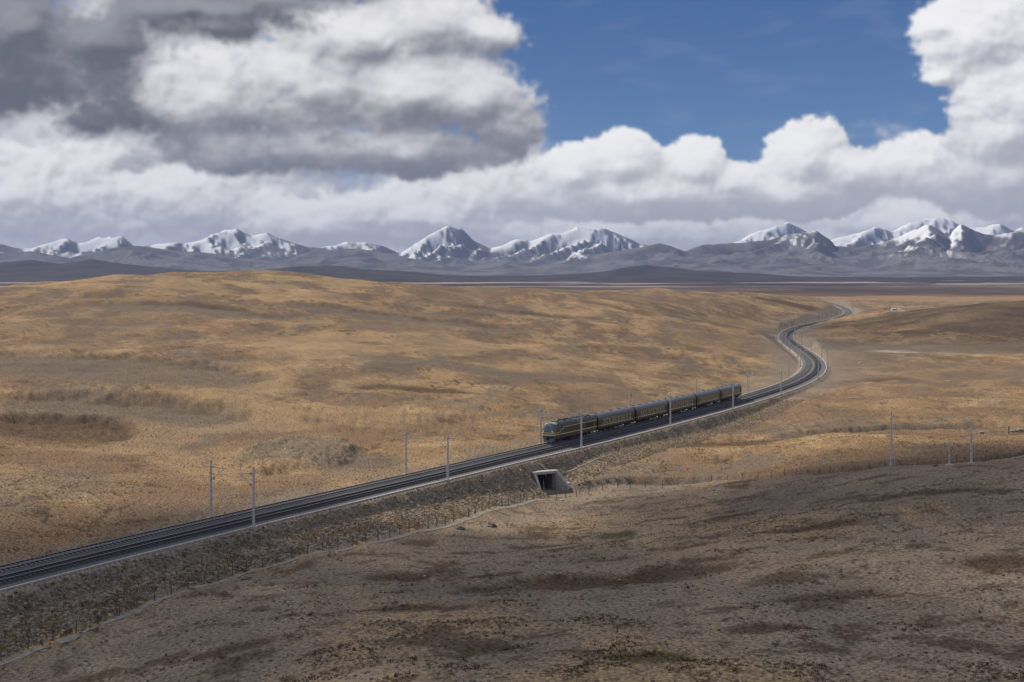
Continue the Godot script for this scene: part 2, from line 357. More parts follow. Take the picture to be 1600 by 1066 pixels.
func line_tables() -> void:
	for d in 2700:
		line_x.append(through(LINE, maxf(d, 21.0)))
		line_y.append(50.0 - through(FALL, maxf(d, 21.0)))
	line_x = smoothed(line_x, 9)
	line_y = smoothed(line_y, 22)
	var arc := 0.0
	for d in 2700:
		line_s.append((line_x[mini(d + 1, 2699)] - line_x[maxi(d - 1, 0)]) / 2.0)
		line_arc.append(arc)
		arc += sqrt(1.0 + line_s[d] * line_s[d])
	for i in range(-90, 141):
		var k := 0
		while k < FENCE.size() - 2 and FENCE[k + 1].x < i:
			k += 1
		fence_d.append(FENCE[k].lerp(FENCE[k + 1], (i - FENCE[k].x) / (FENCE[k + 1].x - FENCE[k].x)).y)
	fence_d = smoothed(fence_d, 2)

func tab(a: PackedFloat32Array, d: float) -> float:
	d = clampf(d, 0.0, 2698.0)
	var i := int(d)
	return lerpf(a[i], a[i + 1], d - i)

func fence_far(x: float) -> float:
	var u := clampf(x + 90.0, 0.0, 229.0)
	var i := int(u)
	return lerpf(fence_d[i], fence_d[i + 1], u - i)

func half_width(d: float) -> float:
	return lerpf(4.2, 5.2, smoothstep(215.0, 340.0, d))

func foot(x: float, far: float) -> Vector2:     # (distance ahead of the foot on the centre line, metres right of it)
	var s := tab(line_s, far)
	var d := far + (x - tab(line_x, far)) * s / (1.0 + s * s)
	s = tab(line_s, d)
	d += ((x - tab(line_x, d)) * s + (far - d)) / (1.0 + s * s)
	s = tab(line_s, d)
	return Vector2(d, ((x - tab(line_x, d)) - s * (far - d)) / sqrt(1.0 + s * s))

func on_line(d: float, right: float, up := 0.0) -> Vector3:     # a point of the formation
	var s := tab(line_s, d)
	var n := sqrt(1.0 + s * s)
	return Vector3(tab(line_x, d) + right / n, tab(line_y, d) + up, -(d - right * s / n))

func ground_noises() -> void:
	noise_of(knoll, FastNoiseLite.TYPE_SIMPLEX_SMOOTH, 41, 1.0 / 70.0, 3)
	noise_of(hump, FastNoiseLite.TYPE_SIMPLEX_SMOOTH, 42, 1.0 / 9.0, 3)
	noise_of(clod, FastNoiseLite.TYPE_SIMPLEX, 43, 1.0 / 1.7, 3, 0.6)
	noise_of(patch, FastNoiseLite.TYPE_SIMPLEX_SMOOTH, 44, 1.0 / 42.0, 5, 0.55)
	noise_of(streak, FastNoiseLite.TYPE_SIMPLEX_SMOOTH, 45, 1.0 / 14.0, 4, 0.6)
	noise_of(grain, FastNoiseLite.TYPE_SIMPLEX, 46, 1.0 / 2.2, 3, 0.65)

# the ground as one sheet that grows coarser with distance
const NC := 820
const NR := 880
const NEAR_FAR := 44.0
const LAST_FAR := 2420.0
const SPREAD := 0.60
var sheet_y := PackedFloat32Array()

func row_far(j: int) -> float:
	return NEAR_FAR * pow(LAST_FAR / NEAR_FAR, j / float(NR - 1))

func height_at(x: float, far: float) -> float:
	var s := clampf((x / far / SPREAD + 1.0) * 0.5 * (NC - 1), 0.0, NC - 1.001)
	var t := clampf(log(far / NEAR_FAR) / log(LAST_FAR / NEAR_FAR) * (NR - 1), 0.0, NR - 1.001)
	var i := int(s)
	var j := int(t)
	var u := s - i
	var at := j * NC + i
	return lerpf(lerpf(sheet_y[at], sheet_y[at + 1], u), lerpf(sheet_y[at + NC], sheet_y[at + NC + 1], u), t - j)

func at_ground(x: float, far: float, up := 0.0) -> Vector3:
	return Vector3(x, height_at(x, far) + up, -far)

const STRAW := Vector3(0.375, 0.277, 0.167)
const GOLD := Vector3(0.252, 0.174, 0.102)
const BROWN := Vector3(0.186, 0.130, 0.088)
const GREY := Vector3(0.158, 0.132, 0.108)
const DARK := Vector3(0.080, 0.058, 0.042)
const MUD := Vector3(0.36, 0.33, 0.29)
const MOSS := Vector3(0.075, 0.066, 0.030)
const GRAVEL := Vector3(0.262, 0.232, 0.192)
var TONES := [Vector3(0.150, 0.127, 0.105), Vector3(0.085, 0.060, 0.043), Vector3(0.34, 0.315, 0.28), Vector3(0.072, 0.064, 0.030), Vector3(0.19, 0.16, 0.125)]

func make_ground() -> void:
	var verts := PackedVector3Array()
	var norms := PackedVector3Array()
	var tints := PackedColorArray()
	verts.resize(NC * NR)
	norms.resize(NC * NR)
	tints.resize(NC * NR)
	sheet_y.resize(NC * NR)
	for j in NR:
		var far := row_far(j)
		var worn: Array = []
		for w in WORN:
			if absf(far - w[1]) < w[3] * 1.5:
				worn.append(w)
		var fine := 1.0 - smoothstep(350.0, 900.0, far)
		var gx := lerpf(1.0, 0.5, smoothstep(200.0, 600.0, far))
		var gy := lerpf(1.0, 0.22, smoothstep(200.0, 600.0, far))
		for i in NC:
			var x := (i / float(NC - 1) * 2.0 - 1.0) * SPREAD * far
			var h := natural(x, far)
			var f := foot(x, far)
			var hw := half_width(f.x)
			var out := absf(f.y) - hw
			var free := smoothstep(0.5, 14.0, out)
			var k := knoll.get_noise_2d(x, far)
			var b := hump.get_noise_2d(x, far)
			var c := clod.get_noise_2d(x, far)
			var p := patch.get_noise_2d(x * 0.8, far * 0.55)
			var q := streak.get_noise_2d(x * 0.8, far * 0.6)
			var g := grain.get_noise_2d(x * gx, far * gy)
			var front := clampf((fence_far(x) - far) / 7.0 + 0.4 * b, 0.0, 1.0)
			h += free * (k * lerpf(0.9, 1.7, smoothstep(230.0, 330.0, far)) + b * (0.26 + 0.10 * front) + c * 0.055 * fine)
			if far > 420.0:
				h += free * smoothstep(420.0, 700.0, far) * knoll.get_noise_2d(x * 0.45 + 300.0, far * 0.3) * 2.0
			# colour of the plain: golden grass, browner swells, greyer worn soil
			var tone := GOLD.lerp(STRAW, smoothstep(0.0, 0.5, q + 0.35 * k + 0.35 * g))
			tone = tone.lerp(BROWN, smoothstep(-0.22, 0.26, p + 0.4 * g - 0.2 * k) * 0.9)
			tone = tone.lerp(GREY, smoothstep(0.02, 0.36, patch.get_noise_2d(x * 1.1 + 500.0, far * 0.7) + 0.3 * q + 0.25 * g) * 0.85)
			tone = tone.lerp(DARK, smoothstep(0.30, 0.52, streak.get_noise_2d(x * 1.2, far * 0.9 + 900.0) + 0.4 * g) * 0.65)
			if far > 240.0:
				var band := streak.get_noise_2d(x * 0.62 + 300.0, far * 0.20) + 0.2 * q + 0.3 * g
				tone = tone.lerp(GREY.lerp(DARK, 0.35), smoothstep(0.10, 0.34, band) * smoothstep(240.0, 420.0, far) * 0.75)
				tone = tone.lerp(STRAW, smoothstep(0.12, 0.4, -band) * smoothstep(240.0, 420.0, far) * 0.5)
			# thin cuts where the turf has torn along the slope
			var tear := absf(streak.get_noise_2d(x * 0.34 + 40.0, far * 0.26 - 700.0) + 0.04 * g)
			var torn := patch.get_noise_2d(x * 0.9 - 300.0, far * 0.6 + 90.0)
			tone = tone.lerp(DARK, (1.0 - smoothstep(0.008, 0.028, tear)) * smoothstep(0.06, 0.2, torn) * 0.8)
			h -= 0.35 * (1.0 - smoothstep(0.0, 0.05, tear)) * smoothstep(0.06, 0.2, torn) * free
			var big := knoll.get_noise_2d(x * 0.4 + 1000.0, far * 0.26)
			tone = tone.lerp(BROWN.lerp(GREY, 0.5), smoothstep(0.02, 0.36, big + 0.25 * q + 0.1 * g) * 0.6)
			tone = tone.lerp(STRAW, smoothstep(0.05, 0.4, -big + 0.2 * q) * 0.45 * (1.0 - smoothstep(0.0, 0.3, p)))
			# the near hillside: bare brown soil with thin grass
			if front > 0.0:
				var soil := Vector3(0.210, 0.174, 0.137).lerp(Vector3(0.258, 0.213, 0.167), smoothstep(-0.4, 0.5, q + 0.25 * g))
				soil = soil.lerp(Vector3(0.30, 0.228, 0.140), smoothstep(0.12, 0.5, p + 0.4 * g) * 0.75)
				soil = soil.lerp(Vector3(0.186, 0.163, 0.134), smoothstep(0.02, 0.36, patch.get_noise_2d(x * 2.0 + 70.0, far * 1.2 - 40.0)) * 0.75)
				soil = soil.lerp(Vector3(0.098, 0.072, 0.052), smoothstep(0.20, 0.42, streak.get_noise_2d(x * 0.85 + 30.0, far * 1.1 + 60.0) + 0.22 * g) * 0.85)
				soil = soil.lerp(Vector3(0.105, 0.080, 0.060), smoothstep(0.30, 0.5, hump.get_noise_2d(x * 1.6 + 130.0, far * 2.2 + 60.0) + 0.2 * g) * 0.7)
				tone = tone.lerp(soil, front * (1.0 - 0.35 * smoothstep(45.0, 80.0, x) * smoothstep(185.0, 215.0, far)))
			for w in worn:
				var u: float = (x - w[0]) / w[2]
				var v: float = (far - w[1]) / w[3]
				var e := sqrt(u * u + v * v) + 0.30 * p + 0.16 * q + 0.04 * g
				if e < 1.1:
					var inside := smoothstep(1.08, 0.72, e)
					if w[4] > 0.0:
						h -= 0.85 * w[4] * inside * smoothstep(-0.9, 0.7, v) * free
						h += inside * free * (b * 0.12 + c * 0.08 * fine) * minf(w[4], 1.5)
					else:
						h -= w[4] * inside * (1.0 + 0.5 * b + 0.3 * c)
					var rim := inside * smoothstep(0.62, 0.9, e) * smoothstep(0.15, 0.5, v)
					tone = tone.lerp(TONES[w[5]], inside * (0.86 + 0.16 * g) * smoothstep(-1.0, -0.2, v + 0.3 * q))
					if w[4] > 1.0:
						tone = tone.lerp(DARK, rim * 0.6 * smoothstep(-0.3, 0.2, p))
			if x > 9.0 and x < 130.0:
				var r := far - fence_far(x) + 0.5 * b
				var wide := lerpf(5.6, 2.8, smoothstep(35.0, 62.0, x))
				var on := smoothstep(9.0, 17.0, x) * smoothstep(-3.4, -2.2, r) * (1.0 - smoothstep(wide, wide + 0.9, r))
				h -= 1.0 * on * smoothstep(-3.4, wide, r)
				tone = tone.lerp(Vector3(0.190, 0.170, 0.150).lerp(Vector3(0.115, 0.099, 0.086), smoothstep(wide - 2.2, wide, r + g)), on * 0.92)
				tone = tone.lerp(Vector3(0.33, 0.29, 0.24), smoothstep(9.0, 14.0, x) * (1.0 - smoothstep(0.25, 0.75, absf(r + 2.6))) * 0.7)
			# embankment and cutting
			var level := tab(line_y, f.x)
			var run := out - 0.5
			var bed := level - 0.06 if out > -0.1 else level - 0.35
			var rag := b * 0.45 + c * 0.20 * fine
			var lo := bed - maxf(run, 0.0) / 1.3 + (rag if run > 0.6 else 0.0)
			var hi := bed - 0.25 + maxf(run - 1.2, 0.0) / 1.7 + (rag if run > 1.6 else 0.0)
			if out < 0.3:
				h = bed
				tone = GRAVEL
			else:
				var fill := lo > h
				var cut := hi < h
				h = clampf(h, lo, hi)
				if fill or cut:
					var stony := GRAVEL.lerp(Vector3(0.165, 0.146, 0.122), smoothstep(-0.3, 0.3, q + 0.7 * g))
					stony = stony.lerp(Vector3(0.33, 0.22, 0.10), smoothstep(0.12, 0.4, p * 0.6 + 0.55 * b + 0.35 * g) * smoothstep(1.5, 4.0, run) * 0.9)
					if f.y < 0.0 and fill:
						stony = stony.lerp(tone, 0.6)
					tone = stony
				elif run < 16.0 and f.y > 0.0 and f.x < 330.0:
					tone = tone.lerp(Vector3(0.195, 0.170, 0.140).lerp(Vector3(0.34, 0.255, 0.150), smoothstep(0.06, 0.45, b + 0.45 * g + 0.2 * p)), (1.0 - front) * (1.0 - smoothstep(240.0, 330.0, f.x)))
				# grey worn verge along the foot
				tone = tone.lerp(GRAVEL.lerp(GREY, 0.4), (1.0 - smoothstep(2.0, lerpf(9.0, 26.0, smoothstep(400.0, 560.0, f.x)), run + 6.0 * q)) * lerpf(0.55, 0.8, smoothstep(400.0, 560.0, f.x)))
				# pale rim of soil beside the concrete edge
				tone = tone.lerp(Vector3(0.30, 0.255, 0.20), (1.0 - smoothstep(0.6, 1.5, run + 0.4 * g)) * 0.8)
			# the way into the culvert
			if absf(x - MOUTH.x) < 18.0 and absf(far - MOUTH.y) < 18.0:
				var m := Vector2(x, far) - MOUTH
				var along := m.dot(MOUTH_ALONG)
				var o := m.dot(MOUTH_OUT)
				if o > 0.0 and o < 15.0:
					var side := maxf(absf(along) - 2.35 - o * 0.22, 0.0)
					var floor_y := MOUTH_FLOOR - 0.05 + side * 2.2
					if floor_y < h:
						h = lerpf(floor_y, h, smoothstep(8.5, 14.5, o))
						if side <= 0.4:
							tone = tone.lerp(Vector3(0.21, 0.18, 0.145), 0.8)
			var at := j * NC + i
			sheet_y[at] = h
			verts[at] = Vector3(x, h, -far)
			tints[at] = Color(pow(tone.x * 1.75, 1.0 / 2.2), pow(tone.y * 1.75, 1.0 / 2.2), pow(tone.z * 1.75, 1.0 / 2.2))
	for j in NR:
		for i in NC:
			var at := j * NC + i
			var a := verts[j * NC + maxi(i - 1, 0)]
			var b := verts[j * NC + mini(i + 1, NC - 1)]
			var c := verts[maxi(j - 1, 0) * NC + i]
			var d := verts[mini(j + 1, NR - 1) * NC + i]
			norms[at] = (b - a).cross(d - c).normalized()
	var index := PackedInt32Array()
	index.resize((NC - 1) * (NR - 1) * 6)
	var n := 0
	for j in NR - 1:
		var far := row_far(j)
		var check := absf(far - MOUTH.y) < 6.0
		for i in NC - 1:
			var at := j * NC + i
			if check:
				var m := (Vector2(verts[at].x + verts[at + 1].x, far + row_far(j + 1)) * 0.5 - MOUTH)
				if absf(m.dot(MOUTH_ALONG)) < 2.3 and m.dot(MOUTH_OUT) > -1.1 and m.dot(MOUTH_OUT) < 0.45:
					continue
			index[n] = at
			index[n + 1] = at + NC
			index[n + 2] = at + 1
			index[n + 3] = at + 1
			index[n + 4] = at + NC
			index[n + 5] = at + NC + 1
			n += 6
	index.resize(n)
	var arrays := []
	arrays.resize(Mesh.ARRAY_MAX)
	arrays[Mesh.ARRAY_VERTEX] = verts
	arrays[Mesh.ARRAY_NORMAL] = norms
	arrays[Mesh.ARRAY_COLOR] = tints
	arrays[Mesh.ARRAY_INDEX] = index
	var mesh := ArrayMesh.new()
	mesh.add_surface_from_arrays(Mesh.PRIMITIVE_TRIANGLES, arrays)
	structure(put("ground", mesh, turf))

# ---------------------------------------------------------------- the far plain and the mountains
# crests: (sideways over ahead, height above the viewpoint over distance)
const CREST_SNOW := [Vector2(-0.6542, 0.01636), Vector2(-0.5607, 0.03037), Vector2(-0.4907, 0.02009), Vector2(-0.4206, 0.02477), Vector2(-0.3738, 0.02150), Vector2(-0.3593, 0.01869), Vector2(-0.3519, 0.01822), Vector2(-0.3299, 0.02523), Vector2(-0.3243, 0.02500), Vector2(-0.3168, 0.02196), Vector2(-0.3009, 0.02710), Vector2(-0.2921, 0.02687), Vector2(-0.2846, 0.02664), Vector2(-0.2762, 0.02056), Vector2(-0.2631, 0.01986), Vector2(-0.2495, 0.02290), Vector2(-0.2397, 0.02196), Vector2(-0.2280, 0.02383), Vector2(-0.2192, 0.02850), Vector2(-0.2103, 0.03178), Vector2(-0.2014, 0.03341), Vector2(-0.1958, 0.03009), Vector2(-0.1897, 0.02757), Vector2(-0.1794, 0.03009), Vector2(-0.1710, 0.02570), Vector2(-0.1621, 0.02336), Vector2(-0.1491, 0.01869), Vector2(-0.1402, 0.01869), Vector2(-0.1313, 0.01986), Vector2(-0.1210, 0.02290), Vector2(-0.1065, 0.02290), Vector2(-0.0921, 0.01916), Vector2(-0.0818, 0.01402), Vector2(-0.0701, 0.02150), Vector2(-0.0584, 0.02944), Vector2(-0.0467, 0.03598), Vector2(-0.0379, 0.03318), Vector2(-0.0276, 0.02500), Vector2(-0.0159, 0.01776), Vector2(-0.0061, 0.02056), Vector2(0.0028, 0.02500), Vector2(0.0131, 0.02336), Vector2(0.0248, 0.02804), Vector2(0.0364, 0.02944), Vector2(0.0467, 0.03318), Vector2(0.0556, 0.03364), Vector2(0.0673, 0.03477), Vector2(0.0743, 0.03131), Vector2(0.0846, 0.02664), Vector2(0.0935, 0.02196), Vector2(0.1075, 0.01729), Vector2(0.1215, 0.01449), Vector2(0.1388, 0.01542), Vector2(0.1654, 0.02383), Vector2(0.1808, 0.03154), Vector2(0.1916, 0.03598), Vector2(0.2014, 0.03944), Vector2(0.2089, 0.03411), Vector2(0.2159, 0.02944), Vector2(0.2299, 0.02336), Vector2(0.2388, 0.02617), Vector2(0.2547, 0.03065), Vector2(0.2650, 0.03364), Vector2(0.2776, 0.03154), Vector2(0.2897, 0.03785), Vector2(0.3019, 0.04112), Vector2(0.3140, 0.04112), Vector2(0.3210, 0.03855), Vector2(0.3280, 0.03645), Vector2(0.3388, 0.03411), Vector2(0.3561, 0.03598), Vector2(0.3668, 0.03243), Vector2(0.3738, 0.03294), Vector2(0.4112, 0.02570), Vector2(0.4673, 0.03505), Vector2(0.5374, 0.02103), Vector2(0.6075, 0.03037), Vector2(0.6542, 0.01636)]
const CREST_BROWN := [Vector2(-0.6542, 0.01168), Vector2(-0.5140, 0.02103), Vector2(-0.4206, 0.01262), Vector2(-0.3738, 0.01402), Vector2(-0.3519, 0.01589), Vector2(-0.3229, 0.01075), Vector2(-0.2921, 0.01822), Vector2(-0.2715, 0.02009), Vector2(-0.2631, 0.01916), Vector2(-0.2467, 0.01636), Vector2(-0.2280, 0.01542), Vector2(-0.1986, 0.01028), Vector2(-0.1696, 0.00841), Vector2(-0.1547, 0.01262), Vector2(-0.1402, 0.01841), Vector2(-0.1285, 0.01682), Vector2(-0.1140, 0.01822), Vector2(-0.0963, 0.01519), Vector2(-0.0818, 0.01262), Vector2(-0.0645, 0.00818), Vector2(-0.0379, 0.00327), Vector2(-0.0234, 0.00514), Vector2(-0.0047, 0.00794), Vector2(0.0187, 0.00607), Vector2(0.0421, 0.00654), Vector2(0.0640, 0.01355), Vector2(0.0790, 0.01682), Vector2(0.0935, 0.01916), Vector2(0.1075, 0.02243), Vector2(0.1164, 0.02009), Vector2(0.1266, 0.01589), Vector2(0.1388, 0.02103), Vector2(0.1636, 0.02243), Vector2(0.1869, 0.02477), Vector2(0.2009, 0.02944), Vector2(0.2089, 0.03084), Vector2(0.2229, 0.03178), Vector2(0.2336, 0.02453), Vector2(0.2364, 0.02009), Vector2(0.2509, 0.01916), Vector2(0.2687, 0.02103), Vector2(0.2860, 0.02804), Vector2(0.3037, 0.03645), Vector2(0.3126, 0.03154), Vector2(0.3196, 0.02617), Vector2(0.3210, 0.03037), Vector2(0.3280, 0.03598), Vector2(0.3388, 0.03084), Vector2(0.3509, 0.02850), Vector2(0.3738, 0.03178), Vector2(0.4206, 0.02103), Vector2(0.4907, 0.02804), Vector2(0.5607, 0.01402), Vector2(0.6542, 0.02103)]
const CREST_DARK := [Vector2(-0.6542, 0.01402), Vector2(-0.5140, 0.00607), Vector2(-0.4206, 0.01075), Vector2(-0.3738, 0.00748), Vector2(-0.3519, 0.00981), Vector2(-0.3299, 0.00654), Vector2(-0.3079, 0.01028), Vector2(-0.2921, 0.00748), Vector2(-0.2570, 0.00374), Vector2(-0.2280, 0.00093), Vector2(-0.1869, 0.00140), Vector2(-0.1542, 0.00467), Vector2(-0.1262, 0.00514), Vector2(-0.1112, 0.00280), Vector2(-0.0818, 0.00093), Vector2(-0.0467, -0.00234), Vector2(0.0000, -0.00280), Vector2(0.0467, -0.00140), Vector2(0.0654, 0.00047), Vector2(0.0864, 0.00421), Vector2(0.0981, 0.00561), Vector2(0.1145, 0.00374), Vector2(0.1355, 0.00093), Vector2(0.1706, -0.00047), Vector2(0.2103, -0.00327), Vector2(0.2804, -0.00374), Vector2(0.3738, -0.00327), Vector2(0.4673, 0.00234), Vector2(0.5607, 0.00701), Vector2(0.6542, 0.00000)]
const FC := 1040
const FR := 420
var ridge := FastNoiseLite.new()
var spur := FastNoiseLite.new()
var crag := FastNoiseLite.new()

func crest_table(p: Array) -> Array:            # the crest, and the same crest rounded off for the lower flanks
	var sharp := PackedFloat32Array()
	for i in 1501:
		var a := -0.75 + i * 0.001
		if a < p[0].x or a > p[-1].x:
			sharp.append(0.016 + 0.024 * absf(ridge.get_noise_2d(a * 900.0, 77.0)))
			continue
		var k := 0
		while k < p.size() - 2 and p[k + 1].x < a:
			k += 1
		sharp.append(lerpf(p[k].y, p[k + 1].y, (a - p[k].x) / (p[k + 1].x - p[k].x)))
	return [sharp, smoothed(smoothed(sharp, 22), 16)]

func crest(t: PackedFloat32Array, a: float) -> float:
	var u := clampf((a + 0.75) * 1000.0, 0.0, 1499.0)
	var i := int(u)
	return lerpf(t[i], t[i + 1], u - i)

# one range: a crest line at about "at" metres, spurs and gullies running down its flanks
func range_height(p: Array, a: float, far: float, at: float, front: float, back: float, size: float, salt: float) -> float:
	var crest_at := at + at * 0.05 * ridge.get_noise_2d(a * 45.0, salt)
	var q := (crest_at - far) / front
	var t := absf(q) if q > 0.0 else (far - crest_at) / back
	if t > 1.0:
		return 0.0
	var bend := a + (0.045 * t) * spur.get_noise_2d(a * 5.0 + salt, far / 3800.0)
	var top := lerpf(crest(p[0], bend), crest(p[1], bend), smoothstep(0.0, 0.45, t)) * crest_at + 50.0
	var x := a * far
	var wx := 0.9 * spur.get_noise_2d(x / size * 0.4 + 9.0, far / size * 0.5)
	var rock := 0.5 - 0.5 * crag.get_noise_2d(x / size * 1.5 + salt + wx, far / size * 1.2 + wx * 0.8)
	var fall := pow(1.0 - t, 1.3)
	var carve := lerpf(0.10, 0.85, smoothstep(0.0, 0.16, t)) * (1.0 - 0.25 * t)
	return top * fall * (1.0 - carve * 0.85 * clampf(rock, 0.0, 1.0))

func make_far_land() -> void:
	noise_of(ridge, FastNoiseLite.TYPE_SIMPLEX_SMOOTH, 51, 0.06, 4, 0.5)
	noise_of(crag, FastNoiseLite.TYPE_SIMPLEX_SMOOTH, 57, 1.0, 5, 0.52)
	crag.fractal_type = FastNoiseLite.FRACTAL_RIDGED
	noise_of(spur, FastNoiseLite.TYPE_SIMPLEX_SMOOTH, 52, 1.0, 3, 0.42)
	var verts := PackedVector3Array()
	var norms := PackedVector3Array()
	var tints := PackedColorArray()
	verts.resize(FC * FR)
	norms.resize(FC * FR)
	tints.resize(FC * FR)
	var kind := PackedFloat32Array()
	kind.resize(FC * FR)
	var snow_line := crest_table(CREST_SNOW)
	var brown_line := crest_table(CREST_BROWN)
	var dark_line := crest_table(CREST_DARK)
	for j in FR:
		var far := 2360.0 * pow(20500.0 / 2360.0, j / float(FR - 1))
		for i in FC:
			var a := (i / float(FC - 1) * 2.0 - 1.0) * 0.62
			var x := a * far
			var plain := -1.7 + 26.0 * smoothstep(4500.0, 13500.0, far) + 3.0 * ridge.get_noise_2d(x / 60.0, far / 60.0) * smoothstep(2400.0, 3200.0, far)
			if far < 3300.0:
				plain = lerpf(height_at(x, minf(far, 2415.0)) - (0.5 if far < 2425.0 else 0.0), plain, smoothstep(2430.0, 3300.0, far))
			var k := 0.0
			var h := plain
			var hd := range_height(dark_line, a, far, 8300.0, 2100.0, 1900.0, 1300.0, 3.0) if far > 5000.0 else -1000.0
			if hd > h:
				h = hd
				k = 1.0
			var hb := range_height(brown_line, a, far, 12300.0, 3300.0, 2200.0, 1350.0, 13.0) if far > 7500.0 else -1000.0
			if hb > h:
				h = hb
				k = 2.0
			var hs := range_height(snow_line, a, far, 16800.0, 2700.0, 1900.0, 1150.0, 29.0) if far > 11000.0 else -1000.0
			if hs > h:
				h = hs
				k = 3.0
			var at := j * FC + i
			verts[at] = Vector3(x, h, -far)
			kind[at] = k
	for j in FR:
		for i in FC:
			var at := j * FC + i
			var a := verts[j * FC + maxi(i - 1, 0)]
			var b := verts[j * FC + mini(i + 1, FC - 1)]
			var c := verts[maxi(j - 1, 0) * FC + i]
			var d := verts[mini(j + 1, FR - 1) * FC + i]
			var nrm := (b - a).cross(d - c).normalized()
			norms[at] = nrm
			var v := verts[at]
			var k := kind[at]
			var n1 := ridge.get_noise_2d(v.x / 22.0, v.z / 34.0)
			var n2 := ridge.get_noise_2d(v.x / 6.0 + 40.0, v.z / 9.0)
			var far := -v.z
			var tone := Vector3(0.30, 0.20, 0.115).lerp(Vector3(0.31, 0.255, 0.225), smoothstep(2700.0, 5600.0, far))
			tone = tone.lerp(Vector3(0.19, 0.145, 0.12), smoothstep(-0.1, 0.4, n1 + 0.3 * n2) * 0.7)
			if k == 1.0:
				tone = Vector3(0.070, 0.062, 0.064).lerp(Vector3(0.050, 0.046, 0.050), smoothstep(-0.2, 0.3, n1))  # nearest foothills: cloud shade over them is put into this very dark tone
			elif k == 2.0:
				tone = Vector3(0.180, 0.168, 0.176).lerp(Vector3(0.102, 0.098, 0.110), smoothstep(-0.25, 0.35, n1 + 0.4 * n2))
			elif k == 3.0:
				tone = Vector3(0.180, 0.158, 0.156).lerp(Vector3(0.098, 0.092, 0.100), smoothstep(-0.25, 0.35, n1 + 0.4 * n2))
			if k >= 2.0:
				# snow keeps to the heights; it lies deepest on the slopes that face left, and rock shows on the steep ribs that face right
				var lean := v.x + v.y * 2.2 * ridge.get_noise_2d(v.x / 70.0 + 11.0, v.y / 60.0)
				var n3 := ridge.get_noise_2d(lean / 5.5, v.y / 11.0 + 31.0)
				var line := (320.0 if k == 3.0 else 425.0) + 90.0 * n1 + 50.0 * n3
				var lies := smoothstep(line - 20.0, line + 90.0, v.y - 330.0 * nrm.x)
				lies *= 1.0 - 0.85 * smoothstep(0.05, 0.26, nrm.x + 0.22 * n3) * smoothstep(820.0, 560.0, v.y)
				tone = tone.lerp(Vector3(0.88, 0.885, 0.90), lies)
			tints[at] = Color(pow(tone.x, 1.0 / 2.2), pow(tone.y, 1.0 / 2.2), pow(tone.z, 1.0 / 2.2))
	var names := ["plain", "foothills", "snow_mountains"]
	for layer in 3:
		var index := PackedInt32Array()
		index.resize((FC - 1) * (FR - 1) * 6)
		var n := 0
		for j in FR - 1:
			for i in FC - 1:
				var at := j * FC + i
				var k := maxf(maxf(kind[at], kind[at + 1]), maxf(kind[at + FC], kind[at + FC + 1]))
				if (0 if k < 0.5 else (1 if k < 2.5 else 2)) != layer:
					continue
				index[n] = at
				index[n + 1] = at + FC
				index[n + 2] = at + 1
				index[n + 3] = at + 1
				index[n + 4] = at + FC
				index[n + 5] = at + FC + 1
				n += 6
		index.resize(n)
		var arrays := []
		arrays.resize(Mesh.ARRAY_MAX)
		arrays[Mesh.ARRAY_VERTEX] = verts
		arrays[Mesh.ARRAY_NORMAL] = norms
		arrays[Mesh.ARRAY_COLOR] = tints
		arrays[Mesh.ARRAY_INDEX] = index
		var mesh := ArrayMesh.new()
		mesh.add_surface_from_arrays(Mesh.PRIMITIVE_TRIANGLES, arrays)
		structure(put(names[layer], mesh, far_earth))

